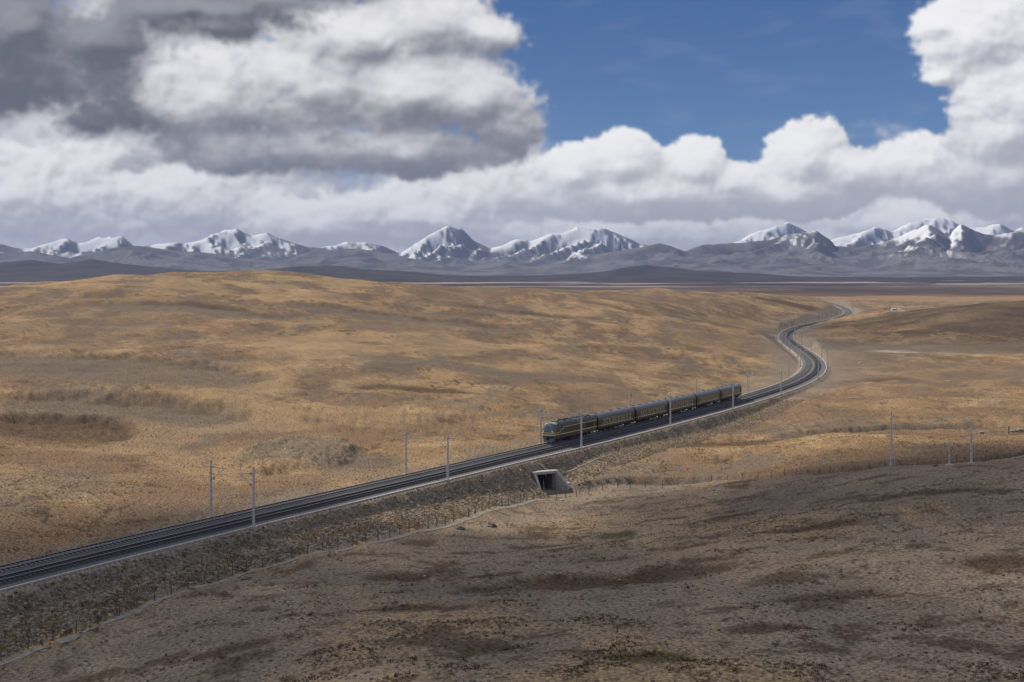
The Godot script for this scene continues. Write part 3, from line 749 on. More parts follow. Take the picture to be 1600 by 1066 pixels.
# ---------------------------------------------------------------- helpers
class Shape:
	var v := PackedVector3Array()
	var n := PackedVector3Array()
	func tri(a: Vector3, b: Vector3, c: Vector3) -> void:          # a, b, c run against the clock seen from outside
		var m := (b - a).cross(c - a).normalized()
		v.append_array([a, c, b])
		n.append_array([m, m, m])
	func quad(a: Vector3, b: Vector3, c: Vector3, d: Vector3) -> void:
		var m := (c - a).cross(d - b).normalized()
		v.append_array([a, c, b, a, d, c])
		n.append_array([m, m, m, m, m, m])
	func box(at: Vector3, size: Vector3, turn := Basis()) -> void:
		var h := size * 0.5
		var p: Array[Vector3] = []
		for k in 8:
			p.append(at + turn * Vector3(h.x if k & 1 else -h.x, h.y if k & 2 else -h.y, h.z if k & 4 else -h.z))
		quad(p[4], p[5], p[7], p[6])
		quad(p[1], p[0], p[2], p[3])
		quad(p[5], p[1], p[3], p[7])
		quad(p[0], p[4], p[6], p[2])
		quad(p[6], p[7], p[3], p[2])
		quad(p[0], p[1], p[5], p[4])
	func bevelled(at: Vector3, size: Vector3, cut: float) -> void:  # a box whose long upright edges are taken off
		var h := size * 0.5
		var ring: Array[Vector2] = [Vector2(h.x - cut, -h.z), Vector2(h.x, -h.z + cut), Vector2(h.x, h.z - cut), Vector2(h.x - cut, h.z), Vector2(-h.x + cut, h.z), Vector2(-h.x, h.z - cut), Vector2(-h.x, -h.z + cut), Vector2(-h.x + cut, -h.z)]
		var mid := at + Vector3(0, h.y, 0)
		for k in 8:
			var a := ring[k]
			var b := ring[(k + 1) % 8]
			quad(at + Vector3(b.x, -h.y, b.y), at + Vector3(a.x, -h.y, a.y), at + Vector3(a.x, h.y, a.y), at + Vector3(b.x, h.y, b.y))
			tri(mid, at + Vector3(b.x, h.y, b.y), at + Vector3(a.x, h.y, a.y))
	func tube(a: Vector3, b: Vector3, ra: float, rb: float, sides := 6, ends := true) -> void:
		var z := (b - a).normalized()
		var x := z.cross(Vector3.UP if absf(z.y) < 0.9 else Vector3.RIGHT).normalized()
		var y := z.cross(x)
		for k in sides:
			var p := TAU * k / sides
			var q := TAU * (k + 1) / sides
			var u := x * cos(p) + y * sin(p)
			var w := x * cos(q) + y * sin(q)
			v.append_array([a + u * ra, b + w * rb, a + w * ra, a + u * ra, b + u * rb, b + w * rb])
			n.append_array([u, w, w, u, u, w])
			if ends:
				tri(b, b + u * rb, b + w * rb)
				tri(a, a + w * ra, a + u * ra)
	func loft(rings: Array, closed := true, caps := true) -> void:  # rings of equal count, each running against the clock seen from the end
		for r in rings.size() - 1:
			var a: PackedVector3Array = rings[r]
			var b: PackedVector3Array = rings[r + 1]
			for k in (a.size() if closed else a.size() - 1):
				var m := (k + 1) % a.size()
				quad(a[k], a[m], b[m], b[k])
		if caps:
			for e in 2:
				var a: PackedVector3Array = rings[0] if e == 0 else rings[-1]
				var mid := Vector3.ZERO
				for p in a:
					mid += p
				mid /= a.size()
				for k in a.size():
					if e == 0:
						tri(mid, a[(k + 1) % a.size()], a[k])
					else:
						tri(mid, a[k], a[(k + 1) % a.size()])
	func mesh() -> ArrayMesh:
		var arrays := []
		arrays.resize(Mesh.ARRAY_MAX)
		arrays[Mesh.ARRAY_VERTEX] = v
		arrays[Mesh.ARRAY_NORMAL] = n
		var m := ArrayMesh.new()
		m.add_surface_from_arrays(Mesh.PRIMITIVE_TRIANGLES, arrays)
		return m

var paint := {}
var rng := RandomNumberGenerator.new()

func col(r: float, g: float, b: float) -> Color:
	return Color(r, g, b).linear_to_srgb()

func mottle(seed_at: int, freq: float, dark: Color, light: Color, size := 512, octaves := 5) -> NoiseTexture2D:
	var t := NoiseTexture2D.new()
	var f := FastNoiseLite.new()
	noise_of(f, FastNoiseLite.TYPE_SIMPLEX_SMOOTH, seed_at, freq, octaves, 0.62)
	t.noise = f
	t.width = size
	t.height = size
	t.seamless = true
	var ramp := Gradient.new()
	ramp.offsets = PackedFloat32Array([0.2, 0.5, 0.8])
	ramp.colors = PackedColorArray([dark, dark.lerp(light, 0.55), light])
	t.color_ramp = ramp
	return t

func surface(called: String, colour: Color, rough: float, metal := 0.0, wear: Texture2D = null, per_metre := 0.5) -> StandardMaterial3D:
	var m := StandardMaterial3D.new()
	m.resource_name = called
	m.albedo_color = colour
	m.roughness = rough
	m.metallic = metal
	if wear:
		m.albedo_texture = wear
		m.uv1_triplanar = true
		m.uv1_scale = Vector3.ONE * per_metre
	paint[called] = m
	return m

var turf: StandardMaterial3D
var far_earth: StandardMaterial3D

func make_materials() -> void:
	var dirt := mottle(201, 0.012, Color(0.72, 0.70, 0.68), Color(1, 1, 1))
	var stony := mottle(202, 0.05, Color(0.42, 0.41, 0.40), Color(1, 1, 1), 512, 6)
	# grass and soil: a fine mottle of stems, roots and clods over a coarser one, both in the ground's own plane
	turf = StandardMaterial3D.new()
	turf.resource_name = "turf"
	turf.vertex_color_use_as_albedo = true
	turf.vertex_color_is_srgb = true
	turf.roughness = 1.0
	turf.metallic_specular = 0.15
	var blades := mottle(203, 0.03, Color(0.60, 0.56, 0.52), Color(1.0, 0.985, 0.955), 1024, 6)
	turf.albedo_texture = blades
	turf.uv1_triplanar = true
	turf.uv1_world_triplanar = true
	turf.uv1_scale = Vector3.ONE / 17.0
	turf.heightmap_enabled = false
	far_earth = StandardMaterial3D.new()
	far_earth.resource_name = "far earth"
	far_earth.vertex_color_use_as_albedo = true
	far_earth.vertex_color_is_srgb = true
	far_earth.roughness = 1.0
	far_earth.metallic_specular = 0.1
	surface("concrete", col(0.62, 0.585, 0.53), 0.9, 0.0, dirt, 0.35)
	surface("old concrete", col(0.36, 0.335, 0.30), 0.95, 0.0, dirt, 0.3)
	surface("kerb", col(0.60, 0.565, 0.51), 0.9, 0.0, dirt, 0.3)
	surface("ballast", col(0.235, 0.230, 0.228), 1.0, 0.0, stony, 0.6)
	surface("pale ballast", col(0.26, 0.252, 0.245), 1.0, 0.0, stony, 0.6)
	surface("dark ballast", col(0.155, 0.153, 0.157), 1.0, 0.0, stony, 0.6)
	surface("sleeper", col(0.34, 0.32, 0.30), 0.9, 0.0, dirt, 0.4)
	surface("dark sleeper", col(0.13, 0.125, 0.125), 0.95, 0.0, dirt, 0.4)
	surface("rail side", col(0.060, 0.042, 0.032), 0.8)
	surface("rail top", col(0.42, 0.42, 0.43), 0.32, 0.9)
	surface("galvanised", col(0.72, 0.70, 0.68), 0.6, 0.0, dirt, 0.4)
	surface("thin metal", col(0.55, 0.54, 0.53), 0.6, 0.0)
	surface("insulator", col(0.16, 0.07, 0.045), 0.35)
	surface("dark post", col(0.105, 0.095, 0.082), 0.9)
	surface("wire", col(0.12, 0.115, 0.11), 0.7)
	surface("path soil", col(0.35, 0.31, 0.255), 1.0, 0.0, dirt, 0.2)
	surface("road soil", col(0.215, 0.190, 0.165), 1.0, 0.0, dirt, 0.15)
	surface("body green", col(0.024, 0.028, 0.015), 0.38, 0.0, dirt, 0.3)
	surface("coach green", col(0.030, 0.034, 0.020), 0.42, 0.0, dirt, 0.25)
	surface("coach roof", col(0.185, 0.19, 0.215), 0.5, 0.0, dirt, 0.25)
	surface("loco roof", col(0.100, 0.108, 0.120), 0.55, 0.0, dirt, 0.25)
	surface("stripe", col(0.74, 0.61, 0.24), 0.45)
	surface("frame gold", col(0.48, 0.41, 0.22), 0.5)
	surface("front blue", col(0.12, 0.15, 0.17), 0.35)
	surface("visor", col(0.42, 0.36, 0.24), 0.5)
	surface("glass", col(0.016, 0.020, 0.024), 0.12)
	surface("windscreen", col(0.085, 0.115, 0.14), 0.1)
	surface("curtain", col(0.46, 0.41, 0.25), 0.8)
	surface("lamp glass", col(0.85, 0.86, 0.84), 0.15)
	surface("black iron", col(0.018, 0.018, 0.018), 0.75)
	surface("grille", col(0.030, 0.031, 0.031), 0.7)
	surface("tank grey", col(0.30, 0.30, 0.29), 0.6, 0.0, dirt, 0.4)
	surface("gangway", col(0.020, 0.022, 0.027), 0.9)
	surface("white wall", col(0.74, 0.73, 0.70), 0.9)
	surface("tin roof", col(0.55, 0.56, 0.58), 0.6)
	surface("dark opening", col(0.03, 0.03, 0.035), 0.8)
	surface("rock", col(0.30, 0.275, 0.245), 0.95, 0.0, stony, 0.5)
	surface("rubble", col(0.46, 0.42, 0.36), 0.95, 0.0, dirt, 0.5)
	surface("pale rock", col(0.60, 0.57, 0.52), 0.95, 0.0, dirt, 0.5)
	var straw := StandardMaterial3D.new()
	straw.resource_name = "straw"
	straw.vertex_color_use_as_albedo = true
	straw.vertex_color_is_srgb = true
	straw.roughness = 0.9
	straw.metallic_specular = 0.2
	straw.cull_mode = BaseMaterial3D.CULL_DISABLED
	paint["straw"] = straw
	var pebble := StandardMaterial3D.new()
	pebble.resource_name = "stone"
	pebble.vertex_color_use_as_albedo = true
	pebble.vertex_color_is_srgb = true
	pebble.roughness = 0.95
	paint["stone"] = pebble
	var vapour := surface("cloud", Color(0.95, 0.95, 0.96, 0.235), 1.0)
	var thin := surface("thin cloud", Color(0.95, 0.95, 0.96, 0.15), 1.0)
	thin.transparency = BaseMaterial3D.TRANSPARENCY_ALPHA
	vapour.transparency = BaseMaterial3D.TRANSPARENCY_ALPHA

func put(called: String, mesh: Mesh, material: Material, parent: Node = self) -> MeshInstance3D:
	var o := MeshInstance3D.new()
	o.name = called
	o.mesh = mesh
	o.material_override = material
	parent.add_child(o, true)
	return o

func part(called: String, s: Shape, material: String, parent: Node) -> MeshInstance3D:
	return put(called, s.mesh(), paint[material], parent)

func structure(o: Node3D) -> Node3D:
	o.set_meta("kind", "structure")
	return o

func tag(o: Node3D, label: String, category: String, group := "") -> Node3D:
	o.set_meta("label", label)
	o.set_meta("category", category)
	if group:
		o.set_meta("group", group)
	return o

func thing(called: String, label: String, category: String, at := Vector3.ZERO, group := "") -> Node3D:
	var o := Node3D.new()
	o.name = called
	o.position = at
	add_child(o, true)
	return tag(o, label, category, group)

# a ribbon lying on the ground along plan points (x, distance ahead); "rim" raises its edges into a gutter
func ribbon(points: Array, width: float, lift: float, thickness: float) -> Shape:
	var s := Shape.new()
	var line: Array[Vector2] = []
	for k in points.size() - 1:
		var steps := maxi(1, int(points[k].distance_to(points[k + 1]) / 1.2))
		for i in steps:
			line.append(points[k].lerp(points[k + 1], i / float(steps)))
	line.append(points[-1])
	var rings: Array = []
	for k in line.size():
		var dir := (line[mini(k + 1, line.size() - 1)] - line[maxi(k - 1, 0)]).normalized()
		var side := Vector2(dir.y, -dir.x) * width * 0.5
		var wob := 1.0 + 0.12 * clod.get_noise_2d(line[k].x * 0.6, line[k].y * 0.6) if thickness < 0.1 else 1.0
		var a := line[k] - side * wob
		var b := line[k] + side * wob
		var ya := height_at(a.x, a.y)
		var yb := height_at(b.x, b.y)
		var ym := height_at(line[k].x, line[k].y)
		var up := maxf(ym, (ya + yb) * 0.5) - (ya + yb) * 0.5 + lift
		rings.append(PackedVector3Array([Vector3(a.x, ya + up - thickness - 0.25, -a.y), Vector3(a.x, ya + up, -a.y), Vector3(b.x, yb + up, -b.y), Vector3(b.x, yb + up - thickness - 0.25, -b.y)]))
	s.loft(rings)
	return s

# ---------------------------------------------------------------- the railway
func line_steps(from: float, to: float) -> PackedFloat32Array:
	var out := PackedFloat32Array()
	var d := from
	while d < to:
		out.append(d)
		d += 1.5 if d < 450.0 else (3.0 if d < 1100.0 else 7.0)
	return out

# sweeps a cross section (metres right of the centre line, metres above the formation) along the line, left to right over the top
func sweep(section: Array, from: float, to: float, with_width := false) -> Shape:
	var s := Shape.new()
	var last := PackedVector3Array()
	for d in line_steps(from, to):
		var ring := PackedVector3Array()
		var more := half_width(d) - 4.2
		for p in section:
			var r: float = p.x
			if with_width:
				r += more * signf(r) if absf(r) > 3.5 else 0.0
			ring.append(on_line(d, r, p.y))
		if last.size():
			for k in ring.size() - 1:
				s.quad(last[k], last[k + 1], ring[k + 1], ring[k])
		last = ring
	return s

func make_railway() -> void:
	var low := [Vector2(-4.0, -0.30), Vector2(-3.98, -0.02), Vector2(-3.6, 0.05), Vector2(-3.45, 0.30), Vector2(-1.35, 0.33), Vector2(-0.65, 0.12)]
	structure(put("track_bed", sweep(low, 30, 2500, true).mesh(), paint["ballast"]))
	var mid := [Vector2(-0.65, 0.12), Vector2(0.35, 0.14)]
	structure(put("track_bed", sweep(mid, 30, 2500).mesh(), paint["pale ballast"]))
	var near := [Vector2(0.35, 0.14), Vector2(0.55, 0.31), Vector2(2.75, 0.31), Vector2(2.95, 0.13)]
	structure(put("track_bed", sweep(near, 30, 2500).mesh(), paint["dark ballast"]))
	var shoulder := [Vector2(2.95, 0.13), Vector2(3.97, -0.01), Vector2(4.0, -0.30)]
	structure(put("track_bed", sweep(shoulder, 30, 2500, true).mesh(), paint["ballast"]))
	for side in [-1.0, 1.0]:
		var edge := [Vector2(side * 4.2 - 0.19, -0.4), Vector2(side * 4.2 - 0.19, 0.10), Vector2(side * 4.2 + 0.19, 0.10), Vector2(side * 4.2 + 0.19, -0.4)]
		structure(put("kerb", sweep(edge, 30, 2500, true).mesh(), paint["kerb"]))
	var tie := Shape.new()
	tie.bevelled(Vector3.ZERO, Vector3(2.5, 0.20, 0.28), 0.04)
	for hump_part in [-0.75, 0.75]:
		tie.box(Vector3(hump_part, 0.12, 0), Vector3(0.34, 0.06, 0.22))
	var tie_mesh := tie.mesh()
	for t in 2:
		var root := thing("railway_track", ["railway track farther from the camera, with the train standing on it", "empty railway track nearer the camera, beside the white concrete edge"][t], "railway track", Vector3.ZERO, "railway tracks on the embankment")
		for r in [-0.75, 0.75]:
			var c: float = TRACKS[t] + r
			var foot_of := [Vector2(c - 0.075, 0.42), Vector2(c - 0.02, 0.46), Vector2(c - 0.036, 0.585)]
			var web := sweep(foot_of, 30, 2500)
			var other := sweep([Vector2(c + 0.036, 0.585), Vector2(c + 0.02, 0.46), Vector2(c + 0.075, 0.42)], 30, 2500)
			web.v.append_array(other.v)
			web.n.append_array(other.n)
			var rail := part("rail", web, "rail side", root)
			part("rail_head", sweep([Vector2(c - 0.036, 0.585), Vector2(c - 0.03, 0.60), Vector2(c + 0.03, 0.60), Vector2(c + 0.036, 0.585)], 30, 2500), "rail top", rail)
		var spots: Array[Transform3D] = []
		var d := 128.0
		while d < 1500.0:
			var s := tab(line_s, d)
			var ahead := (on_line(d + 1.0, 0.0) - on_line(d - 1.0, 0.0)).normalized()
			var across := Vector3(1, 0, s).normalized()
			spots.append(Transform3D(Basis(across, ahead.cross(across) * -1.0, ahead), on_line(d, TRACKS[t], [0.345, 0.30][t])))
			d += 0.72 / sqrt(1.0 + s * s)
		for k in 300:
			var o := put("sleeper", tie_mesh, paint[["sleeper", "dark sleeper"][t]], root)
			o.transform = spots[k]
		var many := MultiMesh.new()
		many.transform_format = MultiMesh.TRANSFORM_3D
		many.mesh = tie_mesh
		many.instance_count = spots.size() - 300
		for k in range(300, spots.size()):
			many.set_instance_transform(k - 300, spots[k])
		var rest := MultiMeshInstance3D.new()
		rest.name = "sleepers"
		rest.multimesh = many
		rest.material_override = paint[["sleeper", "dark sleeper"][t]]
		rest.set_meta("kind", "stuff")
		root.add_child(rest, true)

# a mast with its arm reaching towards +x
func make_mast() -> Node3D:
	var o := Node3D.new()
	o.name = "catenary_mast"
	var s := Shape.new()
	s.bevelled(Vector3(0, -0.25, 0), Vector3(0.95, 0.9, 0.95), 0.12)
	part("footing", s, "concrete", o)
	s = Shape.new()
	s.tube(Vector3(0, 0.15, 0), Vector3(0, 8.0, 0), 0.20, 0.135, 10)
	part("pole", s, "galvanised", o)
	s = Shape.new()
	s.tube(Vector3(-1.35, 7.14, 0), Vector3(2.75, 6.98, 0), 0.05, 0.05, 6)
	part("cross_arm", s, "galvanised", o)
	s = Shape.new()
	s.tube(Vector3(0.16, 5.3, 0), Vector3(2.25, 6.95, 0), 0.045, 0.04, 6)
	part("strut", s, "thin metal", o)
	s = Shape.new()
	s.tube(Vector3(1.25, 6.12, 0), Vector3(2.95, 6.02, 0), 0.035, 0.03, 6)
	s.tube(Vector3(2.2, 6.93, 0), Vector3(1.9, 6.1, 0), 0.02, 0.02, 5)
	part("steady_arm", s, "thin metal", o)
	s = Shape.new()
	s.tube(Vector3(-1.25, 7.1, 0), Vector3(-0.2, 6.3, 0), 0.03, 0.03, 5)
	part("back_strut", s, "thin metal", o)
	for at in [Vector3(0.42, 5.52, 0), Vector3(0.35, 7.09, 0)]:
		s = Shape.new()
		for k in 4:
			s.tube(at + Vector3(k * 0.05, k * (0.04 if at.y < 6.0 else -0.002), 0), at + Vector3(k * 0.05 + 0.03, k * (0.04 if at.y < 6.0 else -0.002) + 0.015, 0), 0.095, 0.075, 8)
		part("insulator", s, "insulator", o)
	s = Shape.new()
	for y in [5.3, 7.12]:
		s.tube(Vector3(0, y - 0.07, 0), Vector3(0, y + 0.07, 0), 0.205, 0.20, 10)
	part("clamp", s, "thin metal", o)
	return o

func make_masts() -> void:
	var first := make_mast()
	var where := [181.6, 229.0, 281.5, 330.5, 381.0, 437.0]
	var d := 437.0
	while d < 2300.0:
		d += 78.0 if d < 1000.0 else 60.0
		where.append(d)
	var near_words := ["nearest the camera at lower left", "left of the culvert and train", "standing in front of the locomotive", "in front of the third coach", "in front of the last coach", "just behind the train, at the start of the bend"]
	var far_words := ["nearest the camera at lower left", "well left of the locomotive", "beside the nose of the locomotive", "behind the second coach, rising above its roof", "behind the fourth coach, rising above its roof", "beyond the end of the train, before the bend"]
	where.push_front(130.0)
	var used := false
	for k in where.size():
		var at: float = where[k]
		for side in [1.0, -1.0]:
			var o: Node3D = first if not used else first.duplicate()
			used = true
			o.name = "catenary_mast"
			add_child(o, true)
			var off: float = side * (half_width(at) + (0.42 if side > 0.0 else 0.55))
			var stand: float = at + (0.0 if side > 0.0 else 2.5)
			o.position = on_line(stand, off, 0.0)
			var across := on_line(stand, off) - on_line(stand, 0.0)
			across.y = 0.0
			o.rotation.y = atan2(across.z, -across.x)
			var group := "catenary masts in pairs along the railway"
			var edge := "near" if side > 0.0 else "far"
			var count := ["first", "second", "third", "fourth", "fifth", "sixth", "seventh", "eighth", "ninth", "tenth", "eleventh", "twelfth"]
			if k == 0:
				tag(o, "grey catenary mast on the %s track edge, cut off by the left frame edge" % edge, "catenary mast", group)
			elif k <= 6:
				tag(o, "grey mast, %s track edge, %s" % [edge, near_words[k - 1] if side > 0.0 else far_words[k - 1]], "catenary mast", group)
			elif k <= 18:
				tag(o, "%s slim mast beyond the train on the %s edge of the S bend" % [count[k - 7], edge], "catenary mast", group)
			else:
				var last := where.size() - 1 - k
				var which: String = count[k - 19] + " pair of its row" if k < 31 else "farthest pair of all" if last == 0 else "%s pair from the far end" % count[last]
				tag(o, "tiny distant mast beyond the S bend, %s, %s edge" % [which, edge], "catenary mast", "distant masts")

# ---------------------------------------------------------------- the culvert under the embankment
func culvert_point(along: float, out: float, y: float) -> Vector3:
	var p := MOUTH + MOUTH_ALONG * along + MOUTH_OUT * out
	return Vector3(p.x, y, -p.y)

func culvert_block(s: Shape, a0: float, a1: float, o0: float, o1: float, y0: float, y1: float, y0b := -999.0, y1b := -999.0, slant := 0.0) -> void:
	# a block between along a0..a1 and out o0..o1; at the outer end its foot and top may lie at other heights, and it may slant sideways
	if y0b < -900.0:
		y0b = y0
	if y1b < -900.0:
		y1b = y1
	s.loft([
		PackedVector3Array([culvert_point(a0, o0, y0), culvert_point(a0, o0, y1), culvert_point(a1, o0, y1), culvert_point(a1, o0, y0)]),
		PackedVector3Array([culvert_point(a0 + slant, o1, y0b), culvert_point(a0 + slant, o1, y1b), culvert_point(a1 + slant, o1, y1b), culvert_point(a1 + slant, o1, y0b)])])

func make_culvert() -> void:
	var root := thing("culvert", "square concrete culvert through the embankment below the locomotive", "culvert")
	var y := MOUTH_FLOOR
	var o := 0.0
	var s := Shape.new()
	culvert_block(s, -2.75, 2.75, o - 1.35, o + 0.12, y + 3.1, y + 3.6)
	part("lintel", s, "concrete", root)
	for side in [-1.0, 1.0]:
		s = Shape.new()
		culvert_block(s, side * 2.42 - 0.3, side * 2.42 + 0.3, o - 1.35, o + 0.12, y - 0.6, y + 3.1)
		part("jamb", s, "concrete", root)
		s = Shape.new()
		culvert_block(s, side * 2.42 - 0.26, side * 2.42 + 0.26, o + 0.12, o + 3.1, y - 0.6, y + 3.5, y - 0.6, y + 1.0, side * 0.7)
		part("wing_wall", s, "concrete", root)
		s = Shape.new()
		culvert_block(s, side * 2.3 - 0.15, side * 2.3 + 0.15, -15.0, o - 1.35, y - 0.4, y + 3.2)
		part("barrel_wall", s, "old concrete", root)
	s = Shape.new()
	culvert_block(s, -2.4, 2.4, -15.0, o - 1.35, y + 3.1, y + 3.35)
	part("barrel_roof", s, "old concrete", root)
	s = Shape.new()
	culvert_block(s, -2.4, 2.4, -15.3, -15.0, y - 0.4, y + 3.3)
	part("barrel_end", s, "old concrete", root)
	s = Shape.new()
	culvert_block(s, -2.14, 2.14, -15.0, o + 2.2, y - 0.3, y + 0.02)
	part("apron", s, "old concrete", root)
	# concrete gutters on the slope
	s = ribbon([Vector2(5.0, 258.9), Vector2(7.6, 257.8), Vector2(10.8, 255.0)], 0.6, 0.16, 0.12)
	tag(part("drain_channel", s, "kerb", self), "narrow concrete drain running down the slope right of the culvert", "drain channel", "concrete drains on the slope")
	s = ribbon([Vector2(8.6, 259.6), Vector2(14.5, 271.0), Vector2(20.8, 284.3)], 0.34, 0.12, 0.12)
	tag(part("drain_channel", s, "old concrete", self), "thin concrete drain running level along the slope behind the culvert drain", "drain channel", "concrete drains on the slope")

# ---------------------------------------------------------------- the train; every vehicle is built with +x ahead and y up from the rail tops
func far_of_arc(arc: float) -> float:
	var lo := 0
	var hi := 2698
	while hi - lo > 1:
		var m := (lo + hi) >> 1
		if line_arc[m] <= arc:
			lo = m
		else:
			hi = m
	return lo + (arc - line_arc[lo]) / maxf(line_arc[hi] - line_arc[lo], 0.001)

func stand(o: Node3D, mid_arc: float, reach: float, long := 1.0) -> void:
	var front := on_line(far_of_arc(mid_arc - reach), TRACKS[0], 0.605)
	var rear := on_line(far_of_arc(mid_arc + reach), TRACKS[0], 0.605)
	var x := (front - rear).normalized()
	var z := x.cross(Vector3.UP).normalized()
	o.transform = Transform3D(Basis(x * long, z.cross(x), z), (front + rear) * 0.5)

func section(half: Array, x: float) -> PackedVector3Array:      # half: (sideways, height) from the lower edge up to the ridge
	var ring := PackedVector3Array()
	for p in half:
		ring.append(Vector3(x, p.y, -p.x))
	for k in range(half.size() - 1, -1, -1):
		ring.append(Vector3(x, half[k].y, half[k].x))
	return ring

func bogie(parent: Node3D, x: float, axles: Array) -> void:
	var s := Shape.new()
	for z in [-0.98, 0.98]:
		s.box(Vector3(x, 0.62, z), Vector3(absf(axles[-1] - axles[0]) + 1.1, 0.26, 0.16))
		for a in axles:
			s.box(Vector3(x + a, 0.48, z * 1.04), Vector3(0.34, 0.34, 0.2))
	s.box(Vector3(x, 0.66, 0), Vector3(0.7, 0.3, 1.9))
	var frame := part("bogie", s, "black iron", parent)
	for a in axles:
		for z in [-0.75, 0.75]:
			s = Shape.new()
			s.tube(Vector3(x + a, 0.46, z - 0.065), Vector3(x + a, 0.46, z + 0.065), 0.46, 0.46, 16)
			s.tube(Vector3(x + a, 0.46, z - 0.1), Vector3(x + a, 0.46, z + 0.1), 0.16, 0.16, 8)
			part("wheel", s, "rail side", frame)

func make_coach() -> Node3D:
	var o := Node3D.new()
	o.name = "passenger_coach"
	var hull := [Vector2(1.46, 0.92), Vector2(1.55, 1.10), Vector2(1.55, 3.10), Vector2(1.51, 3.46)]
	var s := Shape.new()
	s.loft([section(hull, -12.7), section(hull, 12.7)])
	part("body", s, "coach green", o)
	var top := [Vector2(1.53, 3.44), Vector2(1.47, 3.66), Vector2(1.27, 3.93), Vector2(0.86, 4.16), Vector2(0.3, 4.27)]
	var low := [Vector2(1.44, 3.44), Vector2(1.38, 3.62), Vector2(1.18, 3.84), Vector2(0.78, 4.03), Vector2(0.25, 4.12)]
	s = Shape.new()
	s.loft([section(low, -12.72), section(top, -12.4), section(top, 12.4), section(low, 12.72)])
	var roof := part("roof", s, "coach roof", o)
	for x in [-10.6, -5.4, 0.4, 5.8, 10.6]:
		s = Shape.new()
		s.bevelled(Vector3(x, 4.30, 0), Vector3(0.9, 0.16, 0.7), 0.12)
		part("roof_vent", s, "loco roof", roof)
	for z in [-1.0, 1.0]:
		for k in 10:
			var x := -9.0 + k * 2.0
			s = Shape.new()
			s.box(Vector3(x, 2.42, z * 1.562), Vector3(1.22, 1.02, 0.03))
			var w := part("window", s, "frame gold", o)
			s = Shape.new()
			s.box(Vector3(x, 2.42, z * 1.575), Vector3(0.98, 0.80, 0.025))
			part("pane", s, "glass", w)
			s = Shape.new()
			s.box(Vector3(x + (0.30 if k % 3 else -0.30), 2.44, z * 1.590), Vector3(0.36, 0.76, 0.012))
			part("curtain", s, "curtain", w)
		for x in [-11.75, 11.75]:
			s = Shape.new()
			s.box(Vector3(x, 2.12, z * 1.560), Vector3(0.82, 2.1, 0.03))
			var door := part("door", s, "body green", o)
			s = Shape.new()
			s.box(Vector3(x, 2.55, z * 1.577), Vector3(0.46, 0.72, 0.02))
			part("door_window", s, "glass", door)
			s = Shape.new()
			s.box(Vector3(x, 0.72, z * 1.42), Vector3(0.7, 0.06, 0.25))
			s.box(Vector3(x, 0.42, z * 1.46), Vector3(0.7, 0.05, 0.25))
			part("step", s, "black iron", door)
		s = Shape.new()
		s.box(Vector3(0, 1.66, z * 1.558), Vector3(25.3, 0.15, 0.022))
		part("stripe", s, "stripe", o)
		s = Shape.new()
		s.box(Vector3(0, 3.12, z * 1.552), Vector3(25.3, 0.06, 0.018))
		part("stripe", s, "frame gold", o)
	s = Shape.new()
	s.box(Vector3(0, 0.82, 0), Vector3(25.0, 0.22, 2.5))
	part("underframe", s, "black iron", o)
	for b in [[-2.6, 2.2], [0.5, 1.6]]:
		s = Shape.new()
		s.bevelled(Vector3(b[0], 0.50, 0), Vector3(b[1], 0.5, 2.7), 0.08)
		part("equipment_box", s, "tank grey", o)
	s = Shape.new()
	s.bevelled(Vector3(3.4, 0.52, 0), Vector3(2.6, 0.46, 2.5), 0.08)
	part("battery_box", s, "black iron", o)
	for x in [-12.95, 12.95]:
		s = Shape.new()
		s.box(Vector3(x, 2.25, 0), Vector3(0.5, 2.5, 1.4))
		part("gangway", s, "gangway", o)
	for x in [-9.0, 9.0]:
		bogie(o, x, [-1.2, 1.2])
	return o

# the rounded hull of the locomotive: where the outline point (x, y) lies at a distance z from the middle
func hull_point(x: float, y: float, z: float, proud := 0.0) -> Vector3:
	var e := clampf((absf(z) - 0.75) / 0.80, 0.0, 1.0)
	var fx := smoothstep(8.6, 11.6, x) * (0.62 * pow(e, 2.6))
	var fy := clampf((y - 3.2) / 1.05, 0.0, 1.0) * (0.58 * pow(e, 2.4))
	return Vector3(x - fx + proud * smoothstep(8.0, 11.0, x), y - fy + proud * 0.5 * smoothstep(3.4, 4.2, y), z)

func hull_patch(outline: Array, zs: Array, proud: float) -> Shape:
	var s := Shape.new()
	for k in outline.size() - 1:
		for i in zs.size() - 1:
			s.quad(hull_point(outline[k].x, outline[k].y, zs[i + 1], proud), hull_point(outline[k].x, outline[k].y, zs[i], proud), hull_point(outline[k + 1].x, outline[k + 1].y, zs[i], proud), hull_point(outline[k + 1].x, outline[k + 1].y, zs[i + 1], proud))
	return s

